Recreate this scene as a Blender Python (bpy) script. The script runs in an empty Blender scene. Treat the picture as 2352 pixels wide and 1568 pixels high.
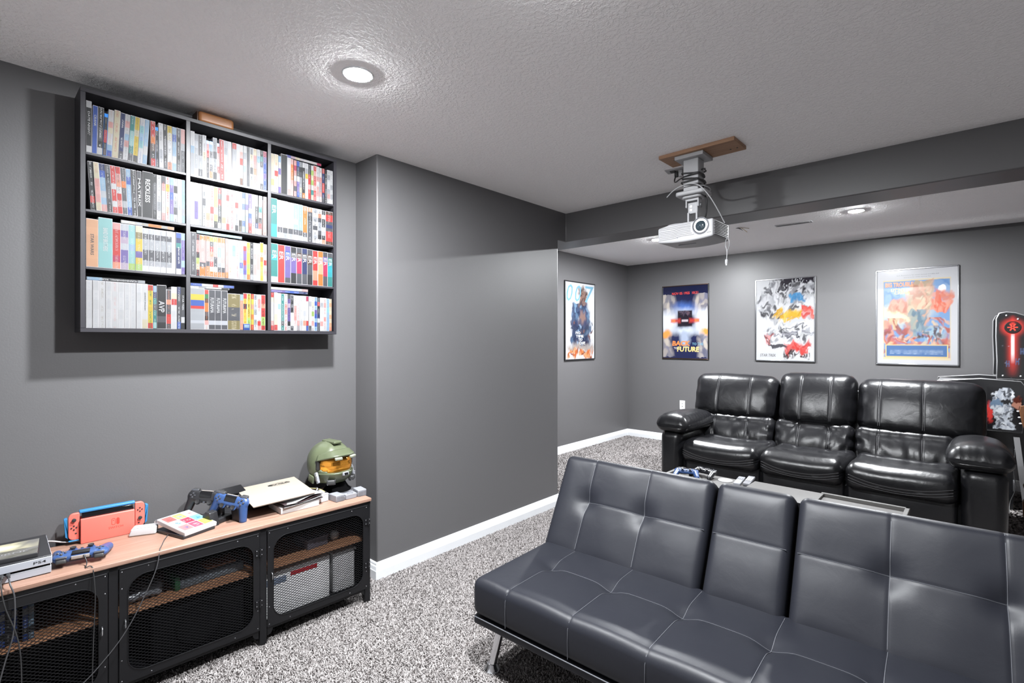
import bpy, bmesh, math, random
import numpy as np
from mathutils import Vector, Matrix, Euler

random.seed(7)
rng = np.random.default_rng(7)
SC = bpy.context.scene
COL = SC.collection
R = math.radians

# ------------------------------------------------------------------ camera
cam_d = bpy.data.cameras.new('camera')
cam_d.sensor_width = 36.0
cam_d.lens = 36.0 * 1144.96 / 2352.0
cam_d.shift_y = -3.53 / 2352.0
cam_d.clip_start = 0.02
cam = bpy.data.objects.new('camera', cam_d)
COL.objects.link(cam)
cam.location = (0, 0, 1.37)
cam.rotation_euler = (R(90), 0, R(42.204))
SC.camera = cam

# ------------------------------------------------------------------ view and world
SC.view_settings.view_transform = 'Standard'
SC.view_settings.look = 'None'
SC.view_settings.exposure = 0.0
SC.view_settings.gamma = 1.0
SC.view_settings.use_curve_mapping = False
SC.cycles.max_bounces = 14
SC.cycles.diffuse_bounces = 10
SC.cycles.glossy_bounces = 6
SC.cycles.sample_clamp_indirect = 6.0
SC.cycles.caustics_reflective = False
world = bpy.data.worlds.new('world')
SC.world = world
world.use_nodes = True
world.node_tree.nodes['Background'].inputs[0].default_value = (0.95, 0.97, 1.0, 1)
world.node_tree.nodes['Background'].inputs[1].default_value = 0.95

LAMP_POWER = 5000.0          # emission strength of each recessed lamp lens
ALCOVE_POWER = 6500.0
LAMP_COL = (0.95, 0.975, 1.0)

# ------------------------------------------------------------------ room measures (metres)
H = 2.434
XL, XP, XA = -2.7165, -2.4897, -3.5825
YP0, YP1, YB, YB2, YW = 1.594, 3.3122, 3.4193, 3.6959, 6.4214
ZB = 2.1957
XR, YS = 2.7, -2.3

# ------------------------------------------------------------------ helpers
def srgb(h):
    h = h.lstrip('#')
    v = [int(h[i:i + 2], 16) / 255 for i in (0, 2, 4)]
    return tuple(((c / 12.92) if c <= 0.04045 else ((c + 0.055) / 1.055) ** 2.4) for c in v)

def mat(name, col, rough=0.5, metal=0.0, spec=0.5, coat=0.0, emit=None, estr=0.0,
        noise=None, bump=None, bump_scale=200.0, var=0.0, var_scale=20.0, trans=0.0, sheen=0.0, aniso=None):
    """procedural principled material: colour variation by noise (var) and fine relief (bump)"""
    if isinstance(col, str): col = srgb(col)
    m = bpy.data.materials.new(name); m.use_nodes = True
    nt = m.node_tree; b = nt.nodes['Principled BSDF']
    b.inputs['Base Color'].default_value = (*col, 1)
    b.inputs['Roughness'].default_value = rough
    b.inputs['Metallic'].default_value = metal
    b.inputs['Specular IOR Level'].default_value = spec
    b.inputs['Coat Weight'].default_value = coat
    b.inputs['Coat Roughness'].default_value = 0.12
    if trans: b.inputs['Transmission Weight'].default_value = trans
    if sheen: b.inputs['Sheen Weight'].default_value = sheen
    if emit is not None:
        b.inputs['Emission Color'].default_value = (*emit, 1); b.inputs['Emission Strength'].default_value = estr
    tc = None
    if var or bump:
        tc = nt.nodes.new('ShaderNodeTexCoord')
    if var:
        n = nt.nodes.new('ShaderNodeTexNoise'); n.inputs['Scale'].default_value = var_scale; n.inputs['Detail'].default_value = 4
        mp = nt.nodes.new('ShaderNodeMapping')
        if aniso: mp.inputs['Scale'].default_value = aniso
        nt.links.new(tc.outputs['Object'], mp.inputs[0]); nt.links.new(mp.outputs[0], n.inputs['Vector'])
        mx = nt.nodes.new('ShaderNodeMix'); mx.data_type = 'RGBA'
        mx.inputs[6].default_value = (*[c * (1 - var) for c in col], 1); mx.inputs[7].default_value = (*[min(1, c * (1 + var)) for c in col], 1)
        nt.links.new(n.outputs['Fac'], mx.inputs[0]); nt.links.new(mx.outputs[2], b.inputs['Base Color'])
    if bump:
        n = nt.nodes.new('ShaderNodeTexNoise'); n.inputs['Scale'].default_value = bump_scale; n.inputs['Detail'].default_value = 3
        bp = nt.nodes.new('ShaderNodeBump'); bp.inputs['Strength'].default_value = bump; bp.inputs['Distance'].default_value = 0.004
        nt.links.new(tc.outputs['Object'], n.inputs['Vector']); nt.links.new(n.outputs['Fac'], bp.inputs['Height'])
        nt.links.new(bp.outputs[0], b.inputs['Normal'])
    return m

def attr_mat(name, rough=0.35, spec=0.5, coat=0.0, metal=0.0):
    """colour comes from the mesh colour attribute (flat print)"""
    m = bpy.data.materials.new(name); m.use_nodes = True
    nt = m.node_tree; b = nt.nodes['Principled BSDF']
    a = nt.nodes.new('ShaderNodeVertexColor'); a.layer_name = 'Col'
    nt.links.new(a.outputs[0], b.inputs['Base Color'])
    b.inputs['Roughness'].default_value = rough; b.inputs['Specular IOR Level'].default_value = spec
    b.inputs['Coat Weight'].default_value = coat; b.inputs['Metallic'].default_value = metal
    b.inputs['Coat Roughness'].default_value = 0.1
    return m

def tag(o, label=None, cat=None, group=None, kind=None):
    if label: o['label'] = label
    if cat: o['category'] = cat
    if group: o['group'] = group
    if kind: o['kind'] = kind
    return o

def empty(name, loc=(0, 0, 0), rz=0.0, label=None, cat=None, group=None, rot=None):
    o = bpy.data.objects.new(name, None); COL.objects.link(o)
    o.empty_display_size = 0.05
    o.location = loc; o.rotation_euler = rot if rot else (0, 0, rz)
    return tag(o, label, cat, group)

def rb_lattice(s, r, step=0.05, kr=3, ex=((), (), ())):
    """surface lattice of a rounded box of full size s, corner radius r; ex = extra grid lines per axis"""
    h = [v / 2 for v in s]; r = min(r, min(h) * 0.98)
    ax = []
    for i in range(3):
        inner = h[i] - r; n = max(1, int(math.ceil(2 * inner / (step if not isinstance(step, (tuple, list)) else step[i]))))
        core = list(np.linspace(-inner, inner, n + 1)) + [e for e in ex[i] if abs(e) < inner]
        core = sorted(set(round(c, 6) for c in core))
        edge = [inner + r * math.tan(R(45) * k / kr) for k in range(1, kr + 1)]
        ax.append([-e for e in reversed(edge)] + core + edge)
    n = [len(a) for a in ax]
    idx = {}; V = []
    def vid(i, j, k):
        t = (i, j, k)
        if t not in idx:
            idx[t] = len(V); V.append((ax[0][i], ax[1][j], ax[2][k]))
        return idx[t]
    Fc = []
    for k, fl in ((0, True), (n[2] - 1, False)):
        for i in range(n[0] - 1):
            for j in range(n[1] - 1):
                q = [vid(i, j, k), vid(i + 1, j, k), vid(i + 1, j + 1, k), vid(i, j + 1, k)]
                Fc.append(q[::-1] if fl else q)
    for j, fl in ((0, False), (n[1] - 1, True)):
        for i in range(n[0] - 1):
            for k in range(n[2] - 1):
                q = [vid(i, j, k), vid(i + 1, j, k), vid(i + 1, j, k + 1), vid(i, j, k + 1)]
                Fc.append(q[::-1] if fl else q)
    for i, fl in ((0, True), (n[0] - 1, False)):
        for j in range(n[1] - 1):
            for k in range(n[2] - 1):
                q = [vid(i, j, k), vid(i, j + 1, k), vid(i, j + 1, k + 1), vid(i, j, k + 1)]
                Fc.append(q[::-1] if fl else q)
    P = np.array(V); hh = np.array(h)
    inner = np.clip(P, -(hh - r), hh - r); d = P - inner
    L = np.linalg.norm(d, axis=1, keepdims=True); L[L == 0] = 1
    P = inner + r * d / L
    return P, Fc

class MB:
    """collects shapes into one mesh"""
    def __init__(s): s.v = []; s.f = []; s.c = None
    def add(s, V, Fc, M=None):
        o = len(s.v)
        for p in V:
            p = Vector(p)
            s.v.append(tuple(M @ p) if M is not None else tuple(p))
        s.f.extend([tuple(i + o for i in q) for q in Fc]); return s
    def box(s, c, sz, M=None, rot=None):
        x, y, z = [v / 2 for v in sz]
        V = [(-x, -y, -z), (x, -y, -z), (x, y, -z), (-x, y, -z), (-x, -y, z), (x, -y, z), (x, y, z), (-x, y, z)]
        Fc = [(0, 3, 2, 1), (4, 5, 6, 7), (0, 1, 5, 4), (1, 2, 6, 5), (2, 3, 7, 6), (3, 0, 4, 7)]
        T = Matrix.Translation(c) @ (Euler(rot).to_matrix().to_4x4() if rot else Matrix())
        return s.add(V, Fc, (M @ T) if M is not None else T)
    def bb(s, x0, x1, y0, y1, z0, z1, M=None):
        return s.box(((x0 + x1) / 2, (y0 + y1) / 2, (z0 + z1) / 2), (x1 - x0, y1 - y0, z1 - z0), M)
    def rbox(s, c, sz, r, step=10.0, kr=2, M=None, rot=None, fn=None, ex=((), (), ())):
        P, Fc = rb_lattice(sz, r, step, kr, ex)
        if fn is not None: P = fn(P)
        T = Matrix.Translation(c) @ (Euler(rot).to_matrix().to_4x4() if rot else Matrix())
        return s.add(P, Fc, (M @ T) if M is not None else T)
    def cyl(s, p0, p1, r0, r1=None, n=16, caps=True, M=None):
        r1 = r0 if r1 is None else r1
        p0, p1 = Vector(p0), Vector(p1); d = (p1 - p0).normalized()
        a = d.orthogonal().normalized(); b = d.cross(a)
        V = []; Fc = []
        for p, r in ((p0, r0), (p1, r1)):
            for i in range(n):
                t = 2 * math.pi * i / n
                V.append(p + a * math.cos(t) * r + b * math.sin(t) * r)
        for i in range(n):
            j = (i + 1) % n; Fc.append((i, j, n + j, n + i))
        if caps: Fc.append(tuple(reversed(range(n)))); Fc.append(tuple(range(n, 2 * n)))
        return s.add(V, Fc, M)
    def tube(s, pts, r, n=6, closed=False, M=None, smooth=0):
        pts = [Vector(p) for p in pts]
        if smooth: pts = catmull(pts, smooth, closed)
        m = len(pts); V = []; Fc = []
        prev = None
        for i, p in enumerate(pts):
            if closed: t = pts[(i + 1) % m] - pts[i - 1]
            else: t = pts[min(i + 1, m - 1)] - pts[max(i - 1, 0)]
            if t.length < 1e-9: t = Vector((0, 0, 1))
            t.normalize()
            a = t.orthogonal() if prev is None else prev - t * prev.dot(t)
            if a.length < 1e-6: a = t.orthogonal()
            a.normalize(); prev = a; b = t.cross(a)
            rr = r[i] if isinstance(r, (list, tuple)) else r
            for k in range(n):
                th = 2 * math.pi * k / n
                V.append(p + a * math.cos(th) * rr + b * math.sin(th) * rr)
        for i in range(m if closed else m - 1):
            i2 = (i + 1) % m
            for k in range(n):
                k2 = (k + 1) % n
                Fc.append((i * n + k, i * n + k2, i2 * n + k2, i2 * n + k))
        if not closed:
            Fc.append(tuple(reversed(range(n)))); Fc.append(tuple(range((m - 1) * n, m * n)))
        return s.add(V, Fc, M)
    def lathe(s, prof, c=(0, 0, 0), n=24, M=None):
        """profile of (radius, z) turned about z"""
        V = []; Fc = []; m = len(prof)
        for r, z in prof:
            for i in range(n):
                t = 2 * math.pi * i / n
                V.append((c[0] + r * math.cos(t), c[1] + r * math.sin(t), c[2] + z))
        for a in range(m - 1):
            for i in range(n):
                j = (i + 1) % n
                Fc.append((a * n + i, a * n + j, (a + 1) * n + j, (a + 1) * n + i))
        if prof[0][0] > 1e-6: Fc.append(tuple(reversed(range(n))))
        if prof[-1][0] > 1e-6: Fc.append(tuple(range((m - 1) * n, m * n)))
        return s.add(V, Fc, M)
    def prism(s, poly, z0, z1, M=None):
        n = len(poly); V = [(x, y, z0) for x, y in poly] + [(x, y, z1) for x, y in poly]
        Fc = [tuple(reversed(range(n))), tuple(range(n, 2 * n))] + [(i, (i + 1) % n, n + (i + 1) % n, n + i) for i in range(n)]
        return s.add(V, Fc, M)
    def ell(s, c, rad, nu=16, nv=10, M=None, rot=None):
        V = []; Fc = []
        for j in range(nv + 1):
            ph = math.pi * j / nv - math.pi / 2
            for i in range(nu):
                t = 2 * math.pi * i / nu
                V.append((rad[0] * math.cos(ph) * math.cos(t), rad[1] * math.cos(ph) * math.sin(t), rad[2] * math.sin(ph)))
        for j in range(nv):
            for i in range(nu):
                k = (i + 1) % nu
                Fc.append((j * nu + i, j * nu + k, (j + 1) * nu + k, (j + 1) * nu + i))
        T = Matrix.Translation(c) @ (Euler(rot).to_matrix().to_4x4() if rot else Matrix())
        return s.add(V, Fc, (M @ T) if M is not None else T)
    def grid(s, fn, nu, nv, M=None, flip=False):
        V = [fn(i / nu, j / nv) for j in range(nv + 1) for i in range(nu + 1)]
        Fc = []
        for j in range(nv):
            for i in range(nu):
                a = j * (nu + 1) + i; q = (a, a + 1, a + nu + 2, a + nu + 1)
                Fc.append(q[::-1] if flip else q)
        return s.add(V, Fc, M)
    def mesh(s, name, angle=40, smooth=True, recalc=True, merge=False):
        me = bpy.data.meshes.new(name); me.from_pydata(s.v, [], s.f)
        if recalc or merge:
            bm = bmesh.new(); bm.from_mesh(me)
            if merge: bmesh.ops.remove_doubles(bm, verts=bm.verts, dist=1e-5)
            if recalc: bmesh.ops.recalc_face_normals(bm, faces=bm.faces)
            bm.to_mesh(me); bm.free()
        if smooth:
            me.polygons.foreach_set('use_smooth', [True] * len(me.polygons))
            me.set_sharp_from_angle(angle=R(angle))
        return me
    def build(s, name, m, parent=None, angle=40, smooth=True, recalc=True, merge=False, bevel=0.0, seg=2):
        me = s.mesh(name, angle, smooth, recalc, merge)
        o = bpy.data.objects.new(name, me); COL.objects.link(o)
        if m is not None: me.materials.append(m)
        if parent is not None: o.parent = parent
        if bevel:
            md = o.modifiers.new('bevel', 'BEVEL'); md.width = bevel; md.segments = seg; md.limit_method = 'ANGLE'; md.angle_limit = R(35)
            md.harden_normals = False
        return o

def catmull(P, n, closed=False):
    out = []; m = len(P)
    rngi = range(m) if closed else range(m - 1)
    for i in rngi:
        p0 = P[(i - 1) % m] if (closed or i > 0) else P[0]
        p1 = P[i]; p2 = P[(i + 1) % m]
        p3 = P[(i + 2) % m] if (closed or i + 2 < m) else P[-1]
        for k in range(n):
            t = k / n
            out.append(0.5 * ((2 * p1) + (p2 - p0) * t + (2 * p0 - 5 * p1 + 4 * p2 - p3) * t * t + (3 * p1 - p0 - 3 * p2 + p3) * t ** 3))
    if not closed: out.append(P[-1])
    return out

def copy_tree(o, parent=None):
    c = o.copy(); COL.objects.link(c)
    if parent is not None: c.parent = parent
    for ch in list(o.children): copy_tree(ch, c)
    return c

def set_color(me, cols, domain='POINT'):
    a = me.color_attributes.new('Col', 'FLOAT_COLOR', domain)
    arr = np.ones((len(cols), 4), dtype=np.float32); arr[:, :3] = np.asarray(cols, dtype=np.float32)
    a.data.foreach_set('color', arr.ravel())

def text_mesh(txt, size=0.1, ext=0.0, bold=0.0, name='lettering', align='CENTER', sx=1.0):
    cu = bpy.data.curves.new(name, 'FONT'); cu.body = txt; cu.size = size; cu.extrude = ext; cu.offset = bold
    cu.align_x = align; cu.align_y = 'CENTER'; cu.resolution_u = 2
    o = bpy.data.objects.new(name, cu); COL.objects.link(o)
    dg = bpy.context.evaluated_depsgraph_get()
    me = bpy.data.meshes.new_from_object(o.evaluated_get(dg))
    bpy.data.objects.remove(o); bpy.data.curves.remove(cu)
    me.name = name
    if sx != 1.0: me.transform(Matrix.Diagonal((sx, 1, 1, 1)))
    return me

def fit_text(txt, w, h, ext=0.0, bold=0.0, name='lettering'):
    """text mesh stretched to w x h, centred on the origin in the xy plane"""
    me = text_mesh(txt, 0.1, 0, bold, name)
    co = np.array([v.co[:] for v in me.vertices])
    mn, mx = co.min(0), co.max(0)
    me.transform(Matrix.Translation((-(mn[0] + mx[0]) / 2, -(mn[1] + mx[1]) / 2, 0)))
    me.transform(Matrix.Diagonal((w / (mx[0] - mn[0]), h / (mx[1] - mn[1]), 1, 1)))
    return me

def mobj(name, me, m, parent=None, M=None, loc=None, rot=None):
    o = bpy.data.objects.new(name, me); COL.objects.link(o)
    if m is not None:
        me.materials.clear(); me.materials.append(m)
    if parent is not None: o.parent = parent
    if M is not None: o.matrix_local = M
    if loc is not None: o.location = loc
    if rot is not None: o.rotation_euler = rot
    return o

def fuse(mb, voxel, smooth=4, name='fused', factor=0.5):
    """melts overlapping shapes into one continuous skin"""
    me0 = mb.mesh('tmp', smooth=False)
    o = bpy.data.objects.new('tmp', me0); COL.objects.link(o)
    md = o.modifiers.new('r', 'REMESH'); md.mode = 'VOXEL'; md.voxel_size = voxel
    if smooth:
        sm = o.modifiers.new('s', 'SMOOTH'); sm.iterations = smooth; sm.factor = factor
    dg = bpy.context.evaluated_depsgraph_get()
    me = bpy.data.meshes.new_from_object(o.evaluated_get(dg)); me.name = name
    bpy.data.objects.remove(o); bpy.data.meshes.remove(me0)
    me.polygons.foreach_set('use_smooth', [True] * len(me.polygons))
    return me
# ------------------------------------------------------------------ setting: materials
M_wall = mat('charcoal_eggshell_paint', (0.089, 0.087, 0.090), rough=0.42, spec=0.5, bump=0.06, bump_scale=160)
M_ceil = bpy.data.materials.new('knockdown_ceiling'); M_ceil.use_nodes = True
def _ceil():
    nt = M_ceil.node_tree; b = nt.nodes['Principled BSDF']
    b.inputs['Base Color'].default_value = (0.96, 0.945, 0.95, 1); b.inputs['Roughness'].default_value = 0.85
    tc = nt.nodes.new('ShaderNodeTexCoord')
    n = nt.nodes.new('ShaderNodeTexNoise'); n.inputs['Scale'].default_value = 75; n.inputs['Detail'].default_value = 3; n.inputs['Roughness'].default_value = 0.55
    rmp = nt.nodes.new('ShaderNodeValToRGB'); rmp.color_ramp.elements[0].position = 0.42; rmp.color_ramp.elements[1].position = 0.62
    bp = nt.nodes.new('ShaderNodeBump'); bp.inputs['Strength'].default_value = 0.55; bp.inputs['Distance'].default_value = 0.004
    nt.links.new(tc.outputs['Object'], n.inputs['Vector']); nt.links.new(n.outputs['Fac'], rmp.inputs[0])
    nt.links.new(rmp.outputs[0], bp.inputs['Height']); nt.links.new(bp.outputs[0], b.inputs['Normal'])
_ceil()
M_trim = mat('white_trim_paint', (0.60, 0.61, 0.63), rough=0.3, spec=0.5)
M_white = mat('white_plastic', (0.55, 0.55, 0.56), rough=0.4)
M_black = mat('black_plastic', (0.018, 0.018, 0.020), rough=0.35, bump=0.03, bump_scale=600)
M_chrome = mat('chrome', (0.75, 0.76, 0.78), rough=0.16, metal=1.0)
M_steel = mat('steel', (0.55, 0.56, 0.58), rough=0.3, metal=1.0)

# ------------------------------------------------------------------ floor, ceiling, walls
M_floor = mat('carpet_backing', (0.17, 0.157, 0.152), rough=0.95, var=0.35, var_scale=260, bump=1.0, bump_scale=240)
fl = MB().bb(XA - 0.15, XR + 0.15, YS - 0.15, YW + 0.15, -0.12, 0.0).build('floor', M_floor); tag(fl, 'grey speckled carpeted floor of the basement room', kind='structure')
ce = MB()
ce.bb(XL - 0.15, XR + 0.15, YS - 0.15, YB + 0.02, H, H + 0.12)
ceo = ce.build('ceiling', M_ceil); tag(ceo, 'white textured ceiling over the near part of the room', kind='structure')
def alc(u, v):
    x = XA - 0.05 + u * (XR + 0.1 - XA); y = YB2 - 0.06 + v * (YW + 0.05 - YB2 + 0.06)
    k = min(1, max(0, (x + 1.3) / 1.6))
    z = H - 0.030 * k * math.exp(-((y - 6.02) / 0.10) ** 2)
    return (x, y, z)
ca = MB().grid(alc, 60, 90, flip=True); ca.bb(XA - .05, XR + .1, YB2 - .06, YW + .05, H + .03, H + .12)
cao = ca.build('ceiling_alcove', M_ceil, recalc=False); tag(cao, 'white textured ceiling behind the dark beam', kind='structure')

def wall(name, label, boxes, bev=0.0):
    m = MB()
    for b in boxes: m.bb(*b)
    return tag(m.build(name, M_wall, bevel=bev, seg=3), label, kind='structure')
wall('wall_left', 'charcoal wall behind the disc shelf', [(XL - .15, XL, YS - .15, YP0 + .05, 0, H)])
wall('wall_center', 'charcoal wall block standing out beside the shelf wall', [(XA - .15, XP, YP0, YP1, 0, H + .05)], 0.008)
wall('wall_alcove', 'charcoal side wall with the narrow poster', [(XA - .15, XA, YP1 - .05, YW + .15, 0, H)])
wall('wall_back', 'charcoal back wall behind the recliner sofa', [(XA - .15, XR + .15, YW, YW + .15, 0, H)])
wall('wall_right', 'charcoal wall on the right outside the photo', [(XR, XR + .15, YS - .15, YW + .15, 0, H)])
# no wall behind the camera: the world background enters here as added fill light
bm_ = MB()
bm_.prism([(XA - .1, YP1 - .02), (XP, YP1 - .02), (XP, YB), (XR + .1, YB), (XR + .1, YB2), (XA - .1, YB2)], ZB, H + .06)
tag(bm_.build('trim_1', M_wall, bevel=0.006), 'dark painted ceiling beam crossing the room', kind='structure')

# baseboards: moulded profile run along each wall
BBP = [(0, 0), (0.016, 0), (0.016, 0.052), (0.0145, 0.055), (0.0135, 0.058), (0.0135, 0.074), (0.011, 0.080), (0.0085, 0.083), (0.0085, 0.090), (0.006, 0.096), (0.003, 0.098), (0, 0.098)]
def baseboard(name, label, path, nrm, mit):
    """path: two points; nrm: outward direction; mit: mitre factor at each end (+ runs past, - stops short)"""
    a, b = Vector((*path[0], 0)), Vector((*path[1], 0)); d = (b - a).normalized(); n = Vector((*nrm, 0))
    V = []
    for e, (p, mt) in enumerate(((a, -mit[0]), (b, mit[1]))):
        for (o, z) in BBP: V.append(p + n * o + d * (mt * o) + Vector((0, 0, z)))
    k = len(BBP); Fc = [(i, (i + 1) % k, k + (i + 1) % k, k + i) for i in range(k)] + [tuple(range(k)), tuple(reversed(range(k, 2 * k)))]
    m = MB().add(V, Fc)
    return tag(m.build(name, M_trim, angle=25), label, kind='structure')
baseboard('baseboard_center', 'white moulded baseboard along the standing-out wall block', ((XP, YP0), (XP, YP1)), (1, 0), (1, 1))
baseboard('baseboard_return', 'short white baseboard on the end of the wall block', ((XL, YP0), (XP, YP0)), (0, -1), (-1, 1))
baseboard('baseboard_left', 'white baseboard behind the metal cabinet', ((XL, YS), (XL, YP0)), (1, 0), (-1, -1))
baseboard('baseboard_alcove', 'white baseboard under the narrow poster wall', ((XA, YP1), (XA, YW)), (1, 0), (-1, -1))
baseboard('baseboard_back', 'white baseboard along the back wall', ((XA, YW), (XR, YW)), (0, -1), (-1, -1))
baseboard('baseboard_end', 'white baseboard on the hidden end of the wall block', ((XA, YP1), (XP, YP1)), (0, 1), (-1, 1))

# ------------------------------------------------------------------ recessed ceiling lamps
def lamp_mat(p):
    m = mat('lamp_lens', (0.9, 0.9, 0.9), emit=LAMP_COL, estr=p); return m
M_lens, M_lens2 = lamp_mat(LAMP_POWER), lamp_mat(ALCOVE_POWER)
def recessed(x, y, label, m):
    e = empty('recessed_lamp', (x, y, H), 0, label, 'ceiling light', 'recessed ceiling lamps')
    MB().lathe([(0.052, -0.003), (0.055, -0.004), (0.060, -0.0035), (0.062, 0.0), (0.062, 0.004), (0.052, 0.004)], n=40).build('trim_ring', M_trim, e)
    MB().lathe([(0.054, -0.003), (0.049, -0.0045), (0.038, -0.0055), (0.020, -0.006), (0.0001, -0.0062)], n=36).build('lens', m, e, angle=80)
recessed(-1.80, 1.065, 'round white lit ceiling lamp nearest the disc shelf', M_lens)
recessed(-0.81, 1.07, 'round white ceiling lamp above the futon', M_lens)
recessed(-2.41, 4.95, 'round white lit ceiling lamp just left of the projector', M_lens2)
recessed(-0.66, 4.95, 'round white lit ceiling lamp above the recliner sofa', M_lens2)
# ------------------------------------------------------------------ leather materials
def leather(name, col, rough, wr_scale, wr_strength, grain=0.12, spec=0.42):
    m = mat(name, col, rough=rough, spec=spec)
    nt = m.node_tree; b = nt.nodes['Principled BSDF']
    tc = nt.nodes.new('ShaderNodeTexCoord')
    n1 = nt.nodes.new('ShaderNodeTexNoise'); n1.inputs['Scale'].default_value = 420; n1.inputs['Detail'].default_value = 2
    n2 = nt.nodes.new('ShaderNodeTexNoise'); n2.inputs['Scale'].default_value = wr_scale; n2.inputs['Detail'].default_value = 5; n2.inputs['Distortion'].default_value = 0.6
    b1 = nt.nodes.new('ShaderNodeBump'); b1.inputs['Strength'].default_value = grain; b1.inputs['Distance'].default_value = 0.001
    b2 = nt.nodes.new('ShaderNodeBump'); b2.inputs['Strength'].default_value = wr_strength; b2.inputs['Distance'].default_value = 0.012
    nt.links.new(tc.outputs['Object'], n1.inputs['Vector']); nt.links.new(tc.outputs['Object'], n2.inputs['Vector'])
    nt.links.new(n1.outputs['Fac'], b1.inputs['Height']); nt.links.new(n2.outputs['Fac'], b2.inputs['Height'])
    nt.links.new(b2.outputs[0], b1.inputs['Normal']); nt.links.new(b1.outputs[0], b.inputs['Normal'])
    # roughness drifts a little over the hide
    mr = nt.nodes.new('ShaderNodeMapRange'); mr.inputs['To Min'].default_value = rough - 0.05; mr.inputs['To Max'].default_value = rough + 0.08
    nt.links.new(n2.outputs['Fac'], mr.inputs['Value']); nt.links.new(mr.outputs[0], b.inputs['Roughness'])
    return m
M_futon = leather('black_vinyl', (0.0110, 0.0118, 0.0160), 0.44, 9, 0.10, 0.10, 0.25)
M_sofa = leather('black_bonded_leather', (0.0055, 0.0055, 0.0066), 0.29, 14, 0.20, 0.08)
M_thread = mat('grey_thread', (0.065, 0.068, 0.078), rough=0.6)
M_thread_dk = mat('dark_thread', (0.09, 0.09, 0.095), rough=0.5)
M_void = mat('dark_lining', (0.006, 0.006, 0.0065), rough=0.95, spec=0.0)

# ------------------------------------------------------------------ futon
FU = empty('futon_sofa', (-1.507, 1.413, 0.0), R(1.9), 'long black tufted vinyl futon on chrome legs in front', 'futon')
FL = 1.83
TX = [0.187 + 0.29 * k for k in range(6)]
TY = 0.305
def groove(t, w): return np.exp(-(t / w) ** 2)
def pil(d, w): return 1 - np.exp(-(d / w) ** 2)
def near(x, xs): return np.min(np.abs(np.asarray(x)[..., None] - np.asarray(xs)), axis=-1)

SEAT_D = 0.54; SEAT_T = 0.150; SZ0 = 0.238
def seat_fn(P):
    P = P.copy(); x = P[:, 0] + FL / 2; y = P[:, 1] + SEAT_D / 2; z = P[:, 2]
    dx = near(x, TX); dy = np.abs(y - TY)
    inx = (x > TX[0] - .002) & (x < TX[-1] + .002)
    long_s = np.where(inx, groove(dy, 0.007), groove(np.hypot(near(x, (TX[0], TX[-1])), dy), .02))
    cross = groove(dx, 0.006)
    tuft = groove(np.hypot(dx, dy), 0.045)
    puff = 0.007 * (.45 + .55 * pil(dx, 0.07)) * pil(np.where(inx, dy, .2), 0.06)
    edge = np.clip((np.minimum(np.minimum(x, FL - x), np.minimum(y + .03, SEAT_D - y)) / 0.05), 0, 1)
    top = np.clip((z + SEAT_T / 2 - 0.06) / 0.05, 0, 1)
    P[:, 2] += top * (edge * (puff - 0.002 * long_s - 0.020 * tuft) - 0.0018 * cross)
    front = (y < 0.02)
    P[:, 1] += np.where(front, -0.004 * np.cos(np.clip(z / (SEAT_T / 2), -1, 1) * 1.5) + 0.0009 * cross, 0)
    return P
exx = [t - FL / 2 + d for t in TX for d in (-.018, -.008, -.004, 0, .004, .008, .018)]
exy = [TY - SEAT_D / 2 + d for d in (-.02, -.009, -.0045, 0, .0045, .009, .02)]
sm = MB().rbox((FL / 2, SEAT_D / 2, SZ0 + SEAT_T / 2), (FL, SEAT_D, SEAT_T), 0.034, 0.024, 4, fn=seat_fn, ex=(exx, exy, ()))
seat_o = sm.build('seat_cushion', M_futon, FU, angle=70)
def seat_top(x, y):
    return float(seat_fn(np.array([[x - FL / 2, y - SEAT_D / 2, SEAT_T / 2]]))[0, 2]) + SZ0 + SEAT_T / 2
stm = MB()
for t in TX:
    pts = [(t, -0.0035, SZ0 + .012), (t, -0.005, SZ0 + .07), (t, -0.003, SZ0 + .115), (t, 0.008, SZ0 + SEAT_T - .011)]
    pts += [(t, y, seat_top(t, y) + .0003) for y in np.linspace(.034, .50, 40)]
    stm.tube(pts, 0.0013, 4)
stm.tube([(x, TY, seat_top(x, TY) + .0003) for x in np.linspace(TX[0], TX[-1], 150)], 0.0013, 4)
tag(stm.build('stitching', M_thread, seat_o), kind='stuff')
# base rail below the seat with its light piping gap
MB().rbox((FL / 2, SEAT_D / 2 + .003, SZ0 - 0.020), (FL - .008, SEAT_D - .01, 0.036), 0.008, 10, 2).build('base_rail', M_futon, FU)
MB().tube([(0.02, -0.001, SZ0 - .001), (FL - .02, -0.001, SZ0 - .001)], 0.0022, 6).build('piping', M_thread, FU)
for s, (lx, ly) in enumerate(((0.075, 0.095), (FL - 0.075, 0.095), (0.12, 0.60), (FL - 0.12, 0.60))):
    fx = 0.058 if s % 2 == 0 else FL - 0.058; fy = 0.062 if s < 2 else 0.66
    leg = MB(); leg.cyl((lx + (.012 if s % 2 == 0 else -.012), ly, SZ0 - .034), (fx, fy, 0.018), 0.0165, 0.0165, 24)
    lo = leg.build('leg', M_chrome, FU)
    MB().lathe([(0.014, 0.034), (0.020, 0.030), (0.024, 0.020), (0.034, 0.012), (0.036, 0.004), (0.035, 0.0), (0.0, 0.0)], (fx, fy, 0), 24).build('foot_cup', M_chrome, lo)
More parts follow.
